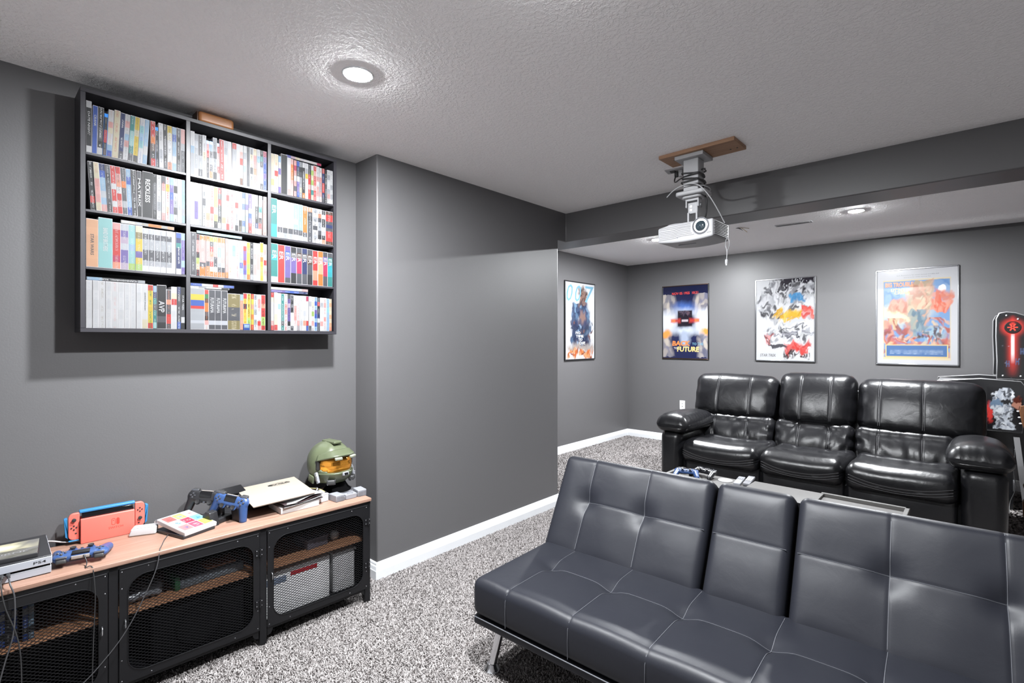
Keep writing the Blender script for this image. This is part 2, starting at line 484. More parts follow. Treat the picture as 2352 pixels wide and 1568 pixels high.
# backrest: three upholstered sections leaning back
BA = math.atan2(0.212, 0.395)
BT = 0.475; BTH = 0.105
Mb = Matrix.Translation((0, 0.492, 0.388)) @ Matrix.Rotation(-BA, 4, 'X')
def back_section(x0, x1, tufts, hseam):
    w = x1 - x0
    def fn(P):
        P = P.copy(); x = P[:, 0] + w / 2 + x0; t = P[:, 2] + BT / 2 - 0.03; front = P[:, 1] < -BTH / 2 + .036
        dx = near(x, tufts) if tufts else np.full(len(P), 9.0)
        dy = np.abs(t - 0.232)
        if hseam: inx = (x >= hseam[0] - .002) & (x <= hseam[1] + .002)
        else: inx = np.zeros(len(P), bool)
        hs = np.where(inx, groove(dy, .007), 0)
        edge = np.clip(np.minimum(np.minimum(x - x0, x1 - x), np.minimum(t + .03, BT - .03 - t)) / .05, 0, 1)
        puff = .008 * pil(dx, .10) * pil(np.where(inx, dy, .25), .075) * np.sqrt(edge)
        cr = groove(dx, .006)
        tf = groove(np.hypot(dx, dy), .045)
        P[:, 1] += np.where(front, -(edge * (puff - .026 * tf - .002 * hs) - .0025 * cr), 0)
        return P
    ex = [t - x0 - w / 2 + d for t in tufts for d in (-.018, -.008, -.004, 0, .004, .008, .018)]
    ez = [0.232 - BT / 2 + .03 + d for d in (-.02, -.009, -.0045, 0, .0045, .009, .02)]
    o = MB().rbox((x0 + w / 2, BTH / 2, BT / 2 - 0.03), (w, BTH, BT), 0.034, 0.024, 4, M=Mb, fn=fn, ex=(ex, (), ez)).build('back_cushion', M_futon, FU, angle=70)
    def surf(x, t):
        return float(fn(np.array([[x - x0 - w / 2, -BTH / 2, t - BT / 2 + .03]]))[0, 1]) + BTH / 2 - .0003
    st = MB()
    for tx in tufts: st.tube([Mb @ Vector((tx, surf(tx, t), t)) for t in np.linspace(.01, BT - .07, 50)] + [Mb @ Vector((tx, .012, BT - .038)), Mb @ Vector((tx, .04, BT - .029))], .0013, 4)
    if hseam: st.tube([Mb @ Vector((x, surf(x, .232), .232)) for x in np.linspace(max(hseam[0], x0 + .012), min(hseam[1], x1 - .012), 60)], .0013, 4)
    tag(st.build('stitching', M_thread, o), kind='stuff')
back_section(0.0, 0.750, [TX[0] - .008, TX[1] - .012], (TX[0] - .008, 0.75))
back_section(0.762, 1.052, [], (0.762, 1.052))
back_section(1.064, FL, [1.345, 1.625], (1.064, 1.625))
MB().bb(0.05, FL - 0.05, 0.060, 0.095, 0.0, BT - .05, M=Mb).build('back_frame', M_void, FU)

# ------------------------------------------------------------------ reclining sofa
SO = empty('recliner_sofa', (-0.93, 4.30, 0.0), 0, 'glossy black leather three-seat recliner sofa against back wall', 'sofa')
def sx(X): return X + 0.93
XS_ = [-1.862, -1.222, -0.645, -0.022]        # seat divisions
XB_ = [-2.075, -1.268, -0.668, 0.128]         # back divisions
def leather_noise(P, a, f, seed):
    """soft irregular swelling of the hide"""
    r = np.random.default_rng(seed); out = np.zeros(len(P))
    for k in range(7):
        d = r.normal(size=3) * f; ph = r.uniform(0, 6.28)
        out += np.sin(P @ d + ph)
    return a * out / 3.0
for i in range(3):
    x0, x1 = XS_[i] + .004, XS_[i + 1] - .004; w = x1 - x0; cx = (x0 + x1) / 2
    # footrest panel under the seat
    def fr_fn(P, w=w):
        P = P.copy(); u = P[:, 0] / (w / 2); v = P[:, 2] / .14
        P[:, 1] -= np.where(P[:, 1] < 0, .022 * (1 - u ** 4) * (1 - np.clip(v, -1, 1) ** 2), 0)
        P[:, 1] += leather_noise(P, .0018, 9, 3 + i); return P
    MB().rbox((sx(cx), 0.15, 0.195), (w, 0.22, 0.30), 0.035, 0.04, 3, fn=fr_fn).build('footrest_panel', M_sofa, SO, angle=70)
    # seat cushion: deep crown at the front, dished in the middle, double seam along the front
    D = 0.68; T = 0.175
    def seam_z(u): return 0.018 - 0.045 * (1 - u * u)
    def st_fn(P, w=w, i=i):
        P = P.copy(); u = np.clip(P[:, 0] / (w / 2), -1, 1); y = P[:, 1] + D / 2; z = P[:, 2]
        top = np.clip((z + .03) / .08, 0, 1); eu = (1 - u ** 6)
        crown = .042 * groove(y - .13, .16) * (0.55 + .45 * u * u) - .020 * groove(y - .42, .16) * (1 - u * u)
        tb = -.012 * groove(y - .50, .010) * eu - .010 * groove(np.abs(u) - .42, .03) * (y > .50)
        P[:, 2] += top * (crown * eu + tb)
        f = (P[:, 1] < -D / 2 + .05)
        bulge = .030 * (1 - u ** 4) * np.clip(1 - (z / .095) ** 2, 0, 1)
        sd = z - seam_z(u)
        P[:, 1] -= np.where(f, bulge - .006 * groove(sd, .006) - .005 * groove(sd + .018, .005), 0)
        P[:, 2] += leather_noise(P, .0022, 11, 11 + i) * top
        return P
    exz = list(np.linspace(-.06, .045, 26))
    so = MB().rbox((sx(cx), D / 2 - .035, 0.385), (w, D, T), 0.06, (0.028, 0.02, .02), 4, fn=st_fn, ex=((), (), exz)).build('seat_cushion', M_sofa, SO, angle=75)
    st = MB()
    for off in (.007, -.011, -.026):
        pts = []
        for u in np.linspace(-.92, .92, 40):
            q = st_fn(np.array([[u * w / 2, -D / 2, seam_z(u) + off]]))[0]
            pts.append((sx(cx) + q[0], D / 2 - .035 + q[1] - .0006, .385 + q[2]))
        st.tube(pts, .0014, 4)
    tag(st.build('stitching', M_thread_dk, so), kind='stuff')
    # lumbar cushion and head pillow, each with two upright seams and gathered ends
    b0, b1 = XB_[i], XB_[i + 1]
    if i == 0: b0 += .03
    if i == 2: b1 -= .0
    bw = b1 - b0 - .006; bc = (b0 + b1) / 2
    seams = (-.17 * bw, .21 * bw) if i != 2 else (-.30 * bw, .05 * bw)
    def lum_fn(P, bw=bw, i=i, seams=seams):
        P = P.copy(); x = P[:, 0]; u = np.clip(x / (bw / 2), -1, 1); z = P[:, 2]; f = P[:, 1] < -.02
        ds = near(x, seams)
        puff = .034 * (1 - u ** 6) * np.clip(1 - ((z + .05) / .14) ** 2, 0, 1)
        r = np.random.default_rng(40 + i)
        fold = np.zeros(len(P))
        for k in range(16 if i != 1 else 8):
            xc = r.uniform(-.48, .48) * bw; slant = r.uniform(-.5, .5); wd = r.uniform(.010, .022); am = r.uniform(.006, .017)
            ztop = r.choice([-1, 1]); fade = np.clip(.5 + ztop * z / .16, 0, 1)
            fold += am * groove(x - xc - slant * z, wd) * fade
        endf = .008 * np.sin(z * 70 + 3 * u) * np.clip((np.abs(u) - .72) / .28, 0, 1)
        P[:, 1] -= np.where(f, puff - .004 * groove(ds, .009) - fold * .9 + endf, 0)
        return P
    exs = [s_ + d for s_ in seams for d in (-.014, -.006, 0, .006, .014)]
    Ml = Matrix.Translation((sx(bc), .675, .50)) @ Matrix.Rotation(R(-13), 4, 'X')
    lo = MB().rbox((0, 0, 0), (bw, .20, .31), 0.055, (.022, .03, .018), 4, M=Ml, fn=lum_fn, ex=(exs, (), ())).build('lumbar_cushion', M_sofa, SO, angle=80)
    ztop = (.440, .475, .455)[i]
    def head_fn(P, bw=bw, i=i, seams=seams, hh=ztop):
        P = P.copy(); x = P[:, 0]; u = np.clip(x / (bw / 2), -1, 1); z = P[:, 2]; v = np.clip(z / (hh / 2), -1, 1); f = P[:, 1] < 0
        ds = near(x, seams)
        puff = (.062 if i != 1 else .070) * (1 - u ** 4) * np.clip(1 - np.abs(v + .22) ** 2.4 * .62, 0, 1)
        endf = .007 * np.sin(z * 42 + 5 * u) * np.clip((np.abs(u) - .70) / .30, 0, 1) * (1 - v * v)
        botf = .004 * np.sin(x * 55 + 9 * v + i) * np.clip((-v - .45) / .5, 0, 1)
        P[:, 1] -= np.where(f, puff - .005 * groove(ds, .009) * (1 - np.abs(v) ** 6) + endf + botf + leather_noise(P, .003, 9, 60 + i), 0)
        sag = (.020 if i == 0 else (.006 if i == 1 else .022)) * (np.abs(u) ** 3)
        P[:, 2] -= np.where(z > 0, sag, 0) - np.where(z < 0, -.018 * (1 - u * u), 0)
        return P
    zc = .60 + ztop / 2
    Mh = Matrix.Translation((sx(bc), .815, zc)) @ Matrix.Rotation(R(-15), 4, 'X')
    ho = MB().rbox((0, 0, 0), (bw, .20, ztop), 0.085, (.022, .03, .022), 5, M=Mh, fn=head_fn, ex=(exs, (), ())).build('head_pillow', M_sofa, SO, angle=80)
    for (fn_, M_, tgt, zr) in ((lum_fn, Ml, lo, (-.10, .10)), (head_fn, Mh, ho, (-ztop / 2 + .05, ztop / 2 - .05))):
        st = MB()
        for s_ in seams:
            for off in (-.006, .006):
                st.tube([M_ @ (Vector(fn_(np.array([[s_ + off, -.10, z]]))[0]) + Vector((0, -.0004, 0))) for z in np.linspace(*zr, 24)], .0011, 4)
        tag(st.build('stitching', M_thread_dk, tgt), kind='stuff')
# hard back shell
MB().rbox((sx((XB_[0] + XB_[-1]) / 2), .875, .50), (XB_[-1] - XB_[0] - .03, .14, .90), 0.05, 10, 3, rot=(R(-6), 0, 0)).build('back_shell', M_sofa, SO, angle=70)
MB().bb(sx(-2.02), sx(.16), .06, .90, .02, .30).build('underframe', M_void, SO)
# padded arms
for s, (a0, a1) in enumerate(((-2.072, -1.868), (-0.016, 0.206))):
    w = a1 - a0; cx = sx((a0 + a1) / 2)
    def ap_fn(P, w=w, s=s):
        P = P.copy(); z = P[:, 2]; f = P[:, 1] < -.3
        P[:, 0] *= 1 - .05 * np.clip(-z / .26, 0, 1)
        P[:, 1] -= np.where(f, .022 * np.clip(1 - (z / .30) ** 2, 0, 1) * (1 - (P[:, 0] / (w / 2)) ** 4), 0)
        P[:, 1] += leather_noise(P, .0016, 8, 90 + s); return P
    ao = MB().rbox((cx, .43, .285), (w, .86, .53), 0.065, .05, 4, fn=ap_fn).build('arm_panel', M_sofa, SO, angle=75)
    pw = w + .095; cx += .022 if s == 0 else -.022
    def pad_fn(P, pw=pw, s=s):
        P = P.copy(); u = P[:, 0] / (pw / 2); y = P[:, 1]; z = P[:, 2]
        v = np.clip(y / .40, -1, 1)
        P[:, 2] += np.where(z > 0,   .034 * (1 - u * u) * (1 - v ** 4) - .020 * np.clip(v, 0, 1), 0)
        gath = .003 * np.sin(y * 95 + 4 * u) * groove(np.abs(u) - .80, .22) * (z > -.02)
        gf = .0035 * np.sin(P[:, 0] * 120 + 2.5 * np.sin(P[:, 0] * 31 + s) + 3) * np.clip((-y - .30) / .08, 0, 1) * (z > -.02)
        P[:, 2] += gath + gf - np.where(z > 0, .030 * np.clip((-v - .62) / .38, 0, 1) ** 2, 0)
        P[:, 2] -= np.where(z > 0, .022 * u * u * (1 - v ** 4), 0)
        P[:, 0] *= 1 + .06 * groove(v + .35, .5)
        P[:, 2] -= .006 * groove(z + .022, .006)
        return P
    po = MB().rbox((cx, .345, .605), (pw, .80, .150), 0.070, (.016, .02, .012), 5, fn=pad_fn, rot=(R(-2), 0, 0)).build('arm_pad', M_sofa, SO, angle=80)
    st = MB(); y0 = -.40
    ring = []
    for k in range(72):
        t = 2 * math.pi * k / 72; cxx, syy = math.cos(t), math.sin(t)
        ring.append((cx + (pw / 2 + .004) * np.sign(cxx) * abs(cxx) ** .45, .345 + .404 * np.sign(syy) * abs(syy) ** .35, .585))
    st.tube(ring, .003, 5, closed=True); st.build('piping', M_sofa, po)

# ------------------------------------------------------------------ coffee table
M_gwood = mat('grey_wood', (0.070, 0.067, 0.064), rough=0.55, var=0.28, var_scale=14, aniso=(1, 14, 14), bump=0.1, bump_scale=60)
M_gdark = mat('dark_grey_board', (0.045, 0.045, 0.047), rough=0.6)
CT = empty('coffee_table', (-0.90, 3.30, 0.0), R(-0.9), 'low grey wooden coffee table between futon and recliner', 'table')
TL, TD, TZ = 1.345, 0.56, 0.425
MB().rbox((0, 0, TZ - .024), (TL, TD, .016), .003).build('tray_panel', M_gwood, CT)
for n_, b_ in (('rim', (-TL / 2, -TL / 2 + .022, -TD / 2, TD / 2, TZ - .034, TZ + .004)), ('rim', (TL / 2 - .022, TL / 2, -TD / 2, TD / 2, TZ - .034, TZ + .004)),
               ('rim', (-TL / 2, TL / 2, -TD / 2, -TD / 2 + .022, TZ - .034, TZ + .004)), ('rim', (-TL / 2, -TL / 2 + .05, TD / 2 - .022, TD / 2, TZ - .034, TZ + .004)),
               ('rim', (TL / 2 - .43, TL / 2, TD / 2 - .022, TD / 2, TZ - .034, TZ + .004))):
    MB().bb(*b_).build(n_, M_gwood, CT, bevel=.003)
MB().rbox((.06, 0, TZ - .007), (.40, TD - .05, .020), .003).build('lift_top', M_gwood, CT)
MB().bb(-TL / 2 + .02, TL / 2 - .02, -TD / 2 + .02, TD / 2 - .02, TZ - .15, TZ - .034).build('apron_box', M_gdark, CT)
for lx in (-1, 1):
    for ly in (-1, 1): MB().rbox((lx * (TL / 2 - .035), ly * (TD / 2 - .035), (TZ - .03) / 2), (.06, .06, TZ - .03), .004).build('leg', M_gwood, CT)
MB().bb(-TL / 2 + .06, TL / 2 - .06, -TD / 2 + .06, TD / 2 - .06, .10, .118).build('lower_shelf', M_gwood, CT, bevel=.002)
# ------------------------------------------------------------------ wall shelf with disc cases
M_shelf = mat('black_laminate', (0.016, 0.015, 0.019), rough=0.42, spec=0.5)
SHX0, SHX1 = XL, -2.572
SY = [0.311, 0.671, 1.023, 1.391]; SZB, SZT = 1.401, 2.367
TK = 0.0165
BOARDS = [2.115, 1.889, 1.661]
SH = empty('wall_shelf', (XL, (SY[0] + SY[3]) / 2, SZB), 0, 'black wall-mounted shelf of twelve cells full of disc cases', 'shelf')
def shp(name, x0, x1, y0, y1, z0, z1):
    m = MB(); m.bb(x0 - XL, x1 - XL, y0 - (SY[0] + SY[3]) / 2, y1 - (SY[0] + SY[3]) / 2, z0 - SZB, z1 - SZB)
    return m.build(name, M_shelf, SH, bevel=.0008, seg=1)
shp('bottom_board', SHX0, SHX1, SY[0], SY[3], SZB, SZB + TK)
shp('top_board', SHX0, SHX1, SY[0], SY[3], SZT - TK, SZT)
shp('side_panel', SHX0, SHX1, SY[0], SY[0] + TK, SZB + TK, SZT - TK)
shp('side_panel', SHX0, SHX1, SY[3] - TK, SY[3], SZB + TK, SZT - TK)
for y in SY[1:3]: shp('divider', SHX0, SHX1, y, y + TK, SZB + TK, SZT - TK)
shp('back_panel', SHX0, SHX0 + .004, SY[0] + TK, SY[3] - TK, SZB + TK, SZT - TK)
cells = [(SY[0] + TK, SY[1]), (SY[1] + TK, SY[2]), (SY[2] + TK, SY[3] - TK)]
for (a, b) in cells:
    for z in BOARDS: shp('shelf_board', SHX0 + .004, SHX1 - .001, a, b, z - .010, z)

PAL = dict(W='e4e4e6', G='b4b7bd', K='26272c', D='57585f', B='3c63c0', N='28376f', C='a5c8e6', T='35938f', A='9fd6d6', R='d93a36', P='ecb0ac',
           O='ef8436', Y='e8cb45', M='e9dfc2', V='7a68b0', E='8f8253', L='b5d672', Z='5c4034', S='f3a184', F='3f8f4f', Q='cfd2da', X='c9b6cc', H='f0b890', U='35b6c4', I='c5315f')
PAL = {k: tuple(c * 0.215 for c in srgb(v)) for k, v in PAL.items()}     # glossy printed card
CN = dict(W='white', G='light grey', K='black', D='dark grey', B='blue', N='navy', C='pale blue', T='teal', A='aqua', R='red', P='pink', O='orange', Y='yellow', M='cream',
          V='violet', E='gold-brown', L='lime', Z='brown', S='salmon', F='green', Q='pale grey', X='lilac', H='peach', U='turquoise', I='crimson')
# printed spine: colour bands from the mesh attribute, fine print marks from a noise along the spine
M_spine = attr_mat('printed_spine', rough=0.55, spec=0.3)
def _spine():
    nt = M_spine.node_tree; b = nt.nodes['Principled BSDF']
    vc = [n for n in nt.nodes if n.type == 'VERTEX_COLOR'][0]
    ink = nt.nodes.new('ShaderNodeVertexColor'); ink.layer_name = 'Ink'
    uv = nt.nodes.new('ShaderNodeUVMap'); uv.uv_map = 'UV'
    sep = nt.nodes.new('ShaderNodeSeparateXYZ'); nt.links.new(uv.outputs[0], sep.inputs[0])
    n = nt.nodes.new('ShaderNodeTexNoise'); n.inputs['Scale'].default_value = 1.0; n.inputs['Detail'].default_value = 1.5
    mp = nt.nodes.new('ShaderNodeMapping'); mp.inputs['Scale'].default_value = (3.2, 70.0, 1.0)
    nt.links.new(uv.outputs[0], mp.inputs[0]); nt.links.new(mp.outputs[0], n.inputs['Vector'])
    def math_(op, a=None, b_=None, v=None):
        q = nt.nodes.new('ShaderNodeMath'); q.operation = op
        if a is not None: nt.links.new(a, q.inputs[0])
        if b_ is not None: nt.links.new(b_, q.inputs[1])
        if v is not None: q.inputs[1].default_value = v
        return q.outputs[0]
    fr = math_('FRACT', sep.outputs[0])
    c = math_('ABSOLUTE', math_('SUBTRACT', fr, v=0.5))
    inx = math_('LESS_THAN', c, v=0.20)
    n2 = nt.nodes.new('ShaderNodeTexNoise'); n2.inputs['Scale'].default_value = 1.0; mp2 = nt.nodes.new('ShaderNodeMapping'); mp2.inputs['Scale'].default_value = (0.2, 5.0, 1.0)
    nt.links.new(uv.outputs[0], mp2.inputs[0]); nt.links.new(mp2.outputs[0], n2.inputs['Vector'])
    th = math_('MULTIPLY', math_('GREATER_THAN', n.outputs['Fac'], v=0.50), math_('GREATER_THAN', n2.outputs['Fac'], v=0.46))
    mk = math_('MULTIPLY', math_('MULTIPLY', inx, th), ink.outputs[1])
    mx = nt.nodes.new('ShaderNodeMix'); mx.data_type = 'RGBA'
    nt.links.new(mk, mx.inputs[0]); nt.links.new(vc.outputs[0], mx.inputs[6]); nt.links.new(ink.outputs[0], mx.inputs[7])
    nt.links.new(mx.outputs[2], b.inputs['Base Color'])
_spine()
M_caseB = mat('black_case_plastic', (0.02, 0.02, 0.022), rough=0.35)
M_caseW = mat('white_case_plastic', (0.16, 0.16, 0.165), rough=0.5)
M_caseU = mat('blue_case_plastic', (0.02, 0.14, 0.42), rough=0.25)
M_caseC = mat('card_box', (0.30, 0.29, 0.30), rough=0.6)
M_ltr = {k: mat('ink_' + CN[k].replace(' ', '_'), PAL[k], rough=0.4) for k in 'WKRYGMNFOE'}

ORD = ['', 'first', 'second', 'third', 'fourth', 'fifth', 'sixth', 'seventh', 'eighth', 'ninth', 'tenth', 'eleventh', 'twelfth', 'thirteenth', 'fourteenth', 'fifteenth',
       'sixteenth', 'seventeenth', 'eighteenth', 'nineteenth', 'twentieth', 'twenty-first', 'twenty-second', 'twenty-third', 'twenty-fourth', 'twenty-fifth', 'twenty-sixth']
ROWN = ['top', 'second', 'third', 'bottom']; COLN = ['left', 'middle', 'right']
def spine_mesh(w, h, t, bands, ink, inkamt, seed):
    """thin sleeve on the spine: faces +x, w along y, h along z"""
    n = len(bands); V = []; Fc = []
    for k in range(n):
        z1 = h - h * k / n; z0 = h - h * (k + 1) / n
        o = len(V); V += [(t, 0, z0), (t, w, z0), (t, w, z1), (t, 0, z1)]; Fc.append((o, o + 1, o + 2, o + 3))
    V2 = [(0, 0, 0), (0, w, 0), (0, w, h), (0, 0, h), (t, 0, 0), (t, w, 0), (t, w, h), (t, 0, h)]; o = len(V); V += V2
    for q in ((0, 1, 5, 4), (1, 2, 6, 5), (2, 3, 7, 6), (3, 0, 4, 7), (3, 2, 1, 0)): Fc.append(tuple(i + o for i in q))
    me = bpy.data.meshes.new('spine_sleeve'); me.from_pydata(V, [], Fc)
    cols = []; inks = []; r = random.Random(seed)
    for fi, p in enumerate(me.polygons):
        b = bands[fi] if fi < n else bands[0]
        c = PAL[b]; j = 1 + r.uniform(-.06, .06)
        for _ in p.vertices:
            cols.append((c[0] * j, c[1] * j, c[2] * j))
            inks.append((*PAL[ink], inkamt if fi < n else 0.0))
    set_color(me, cols, 'CORNER')
    a = me.color_attributes.new('Ink', 'FLOAT_COLOR', 'CORNER'); a.data.foreach_set('color', np.array(inks, dtype=np.float32).ravel())
    uv = me.uv_layers.new(name='UV'); s = r.uniform(0, 50); li = 0
    for p in me.polygons:
        for vi in p.vertices:
            v = V[vi]; uv.data[li].uv = (v[1] / w * .998 + .001, v[2] / .19 + s); li += 1
    me.materials.append(M_spine)
    return me
def box_mesh(name, x0, x1, w, h):
    return MB().bb(x0, x1, 0, w, 0, h).mesh(name, smooth=False)

CELLS = {
 (0, 0): "13 WKKKKKKW 205 0 W 0 DATE~NIGHT|12 BBBBBB 193 1 C 0 CRANK|13 KKKDDKW 193 1.5 W 1|9 UKKRRKZ 172 2 G .6|13 WWPMWWCB 193 2.3 O .3|15 MMMMM 198 2.6 R .5|12 NNNNND 193 2.7 W 1|12 WPWCPWW 193 2.8 D .4|12 TTAATD 193 2.8 W .7|12 YYMYYYD 193 2.9 E .6|12 WACAWW 193 3 B .5|12 CCCWC 193 3.1 W .5|11 @|13 RROZKR 193 -.5 W .8|9 UKKDKD 172 -.8 W .8|12 WWWQW 193 -.8 D .5|11 KKDDKD 193 -.8 W .9|13 YMWWWS 193 -.5 D .8 ROAD~TRIP|12 CBCCWC 193 0 W .5|12 DKKKKD 193 0 W .8|12 PPGDDD 193 0 W .5",
 (0, 1): "11 @|12 KKKKKRK 193 -3.2 W .8|13 MMPPPM 193 -3.2 R .3|14 NBCCQCP 193 -3.1 W .4|12 DKDDDK 193 -3.1 W .6|12 RRRWRRWR 193 -3.1 W .7|12 RPSWRPR 193 -2.9 Z .6|12 DDODDGD 193 -2.7 W .4|12 CBCCCB 193 -2.3 W .7|12 KKKDKK 193 -2 W .9|12 DKKKKK 193 -1 W 0 MATRIX|27 KKKKKK 197 .3 W 0 RECKLESS|11 KDDDK 193 0 W .5|12 WWWGW 193 0 K .5|11 DPWWWP 193 0 R .5|11 WYWWMW 193 0 R 1|11 CVBVVC 193 0 W .4|11 WKWGDW 193 0 K .7|12 WWWQW 193 0 D .5|9 CCACGC 193 0 B .4",
 (0, 2): "26 HHHHHH 192 0 D 0 STAR~WARS|31 AAAAAA 203 0 W 0 BAND~OF~BROTHERS|18 PRRRRIS 190 0 W .4|18 QVXQVVX 190 0 W .5|16 AAACAAL 190 0 W .4|17 MEYYVYL 190 0 W .4|14.5 QDGGDDGW 184 0 W .7|14.5 QDGGDDGW 184 0 W .7|14.5 QDGGDDGW 184 0 W .7|14.5 QDGGDDGW 184 0 W .7|14.5 QDGGDDGW 184 0 W .7|10 WWWWW 184 0 P .4|14 BNTNNNNW 184 0 W 0 planet~earth|10 CVVVCV 184 0 W .4",
 (0, 3): "14 WWWWW 190 0 Q .6|14 WWWWW 190 0 Q .6|14 WWWWW 190 0 E .4|14 WWWWW 190 0 Q .7|14 WWWWW 190 0 P .5|14 WWWWW 190 0 Q .6|14 WWWWW 190 0 Q .7|14 WWWWW 190 0 Q .6|14 WWWWW 190 0 Q .6|14 WWWWM 190 0 K 0 JOHNNY~ENGLISH|13 RYYYYYYR 188 0 F .9|9 CNTDTTA 186 0 W .7|24 KKKKKDK 190 0 W 0 AVP|13 DDSDDRRD 172 0 S .4|15 WMRWWWW 186 0 Q .3|10 NDDDDB 188 0 W .9|11 KKKDDWK 186 0 W 0 STAR~TREK",
 (1, 0): "12 WWCGGG 196 0 G .6|11 GQGGGQ 190 0 W .6|13 DDDGGD 190 0 W .6|11 WWMWW 193 0 D .5|9 UPRDKD 172 0 W .7|10 UCDGDO 172 0 W .7|13 GGDGGK 193 0 K .5|9 URPPRP 172 0 W .5|14 RRRRRR 193 -1 W .9|12 QGQQGQ 193 -1 D .3|12 WWQWW 193 -1 C .3|14 RGGGGWG 193 0 W .4|11 WWWWW 193 0 C .3|11 WPRWMZ 193 0 O .4|11 WGWCWW 193 0 D .3|11 DDDDD 193 0 G .2|12 GMMDGM 193 0 K .6|12 MPPSPP 193 0 R .4|11 WCWQWW 193 0 K .5|11 KTDGGWD 193 0 W .6|12 IVBBVBB 193 0 W .7",
 (1, 1): "13 WWWWW 193 0 G .9|12 QWWVVVW 193 0 D .5|13 WWQWWG 193 0 Z .4|11 WGDGGW 193 0 K .7|14 WWWWSP 193 0 Z .3|12 WPWRPW 193 0 R .8|14 LLLWLK 193 0 M .3|11 RDRKDKG 193 0 W .8|16 GCMMPSM 193 0 O .3|11 PRPWPPR 193 0 R .7|19 QGWQPGGG 193 0 R .7|13 WGRWGGK 193 0 K .5|13 GGWGGKD 193 0 Y .3|11 BCBGCBC 193 0 W .4|11 CCVWCWC 193 0 B .4|12 VVVWBVRR 193 0 W .5|13 MWMMWGM 193 0 K .6|11 WWKDKNW 193 0 W .7|13 CCTGKRW 193 1 W .5|6 ZZZ 175 1 R .3|13 PPWPWPP 193 0 R .5",
 (1, 2): "17 DDDDDD 196 0 W .5 |10 KPPKLMK 190 0 R .7|19 OPPPPPDOO 188 0 W .8|12 OPPPPDOO 188 0 W .7|12 YDRSPRMO 188 0 W .7|12 YPPPDDWO 188 0 W .7|12 OPAAWGDO 188 0 W .6|12 OPPMPWDO 188 0 W .6|10 PPPPPPO 188 0 W .5|12 WWWWWMW 186 0 R .6|12 WACWWWW 186 0 D .5|12 WWWWWWQ 186 0 R .7|12 CWCCBCW 186 0 P .6|12 QRVVRVBC 186 0 R .6|12 YLYYLYO 184 0 D .4|11 KDDKDDG 184 0 W .9|12 WWPWPPW 184 0 P .8|11 WWPPPWW 184 0 P .8|12 YYMOYLLY 190 0 O .8|12 WPWRWPW 184 0 R .6",
 (1, 3): "36 GGYYBBRGGGGQGG 187 0 G 0 ~|11 RFZOODKPW 184 0 O .4|17 DDDDDDDQD 184 0 W 0 FUTURAMA|17 DDDDDDDQD 184 0 W 0 FUTURAMA|17 DDDDDDDQD 184 0 W 0 FUTURAMA|35 EEEDDDEE 172 0 M .5|9 CSSSSS 172 0 W .3|11 RYKYYYB 178 0 R .8|11 YYYYLY 178 0 K .9|9 RYSYOYR 178 0 Y .7|11 GWQGWGW 176 0 D .7|11 WPPWWWRP 176 0 R .7|13 RRSRRLLR 176 0 Z .8|4 @",
 (2, 0): "12 MMMMLM 193 0 P .5|14 MMWRMWG 193 0 R .4|10 CWVWWV 190 0 V .4|24 KKKKKKK 204 0 M 0 ~|13 WWWQWP 193 0 P .3|11 POOOPPP 193 0 W .7|11 PIPWPDP 190 0 R .5|11 BNDWVVB 190 0 W .5|11 GKDGGMG 190 0 K .5|11 WKDDKKO 190 0 W .9|12 WGYWWWW 188 0 K .3|11 DKRRPRR 188 0 W .5|11 WLMLWTM 186 0 Z .3|12 RPRRPRR 188 0 W .9|12 WWPWPPW 188 0 D .5|11 WWPGGPW 186 0 R .7|11 RNNRRND 186 0 W .6|10 KKDDDKK 180 0 W .9|13 WGWWGPW 184 0 D .5|11 WWWGWGW 184 0 D .5",
 (2, 1): "21 TTTTUU 196 0 W 0 ER|18 XXWQXDQ 192 0 W .4|18 MQMMMDG 192 0 D .3|18 MMMMMDG 190 0 D .2|18 CCCQCDQ 190 0 W .4|16 AAAAADG 190 0 W .3|17 SOOOOODG 188 0 W .5|19 SDKDDDDD 186 0 W .5|19 GWGWDWGW 186 0 K .7|15 WSDGGDKW 186 0 K .6|14 KWKKWGKS 184 0 W .6|28 ZRRDNDRRRZ 184 0 W .3",
 (2, 2): "20 TTUTTTW 196 0 W 0 ER|20 RRRRRR 194 0 W 0 ER|18 VBVVVVD 193 0 W 0 ER|18 KDVVVKK 191 0 W 0 ER|17 DZIIIDD 191 0 W 0 ER|17 NDNNNDD 191 0 W 0 ER|18 DZZDDKK 190 0 W 0 ER|17 RRRRSSR 188 0 W 0 ER|17 OSHHOO 188 0 W 0 ER|16 DVIIIDD 188 0 W 0 ER|17 DTUUUTT 186 0 W 0 ER",
 (2, 3): "12 RMWWWWPR 192 0 Q .5|14 WMWWMMR 192 0 Q .3|13 WWCWWWW 190 0 C .4|13 TTTTTTDT 188 0 W .8|13 WWPPWWW 188 0 R .9|12 DVXVVVKW 188 0 K .9|14 DKDKWWWD 186 0 W .6|13 WWPPPWW 184 0 R .6|12 WWWWWPG 184 0 R .4|13 WWWWWQW 184 0 D .3|13 WWWQWSW 184 0 G .4|11 IWWWWRB 184 0 G .2|12 WGWWWWD 184 0 Q .4|13 WMWLWPW 182 0 D .6|13 CBCVBCBC 182 0 N .6|12 DRKDNWDD 180 0 W .5|15 WGWWWPW 180 0 D 0 SISTERS|13 WPWWPWW 180 0 R .6 |13 CCACCCC 178 0 B .3|12 MHMMHMHS 178 0 Z .3|4 @",
}
NEUTRAL = 'K'
case_cnt = 0
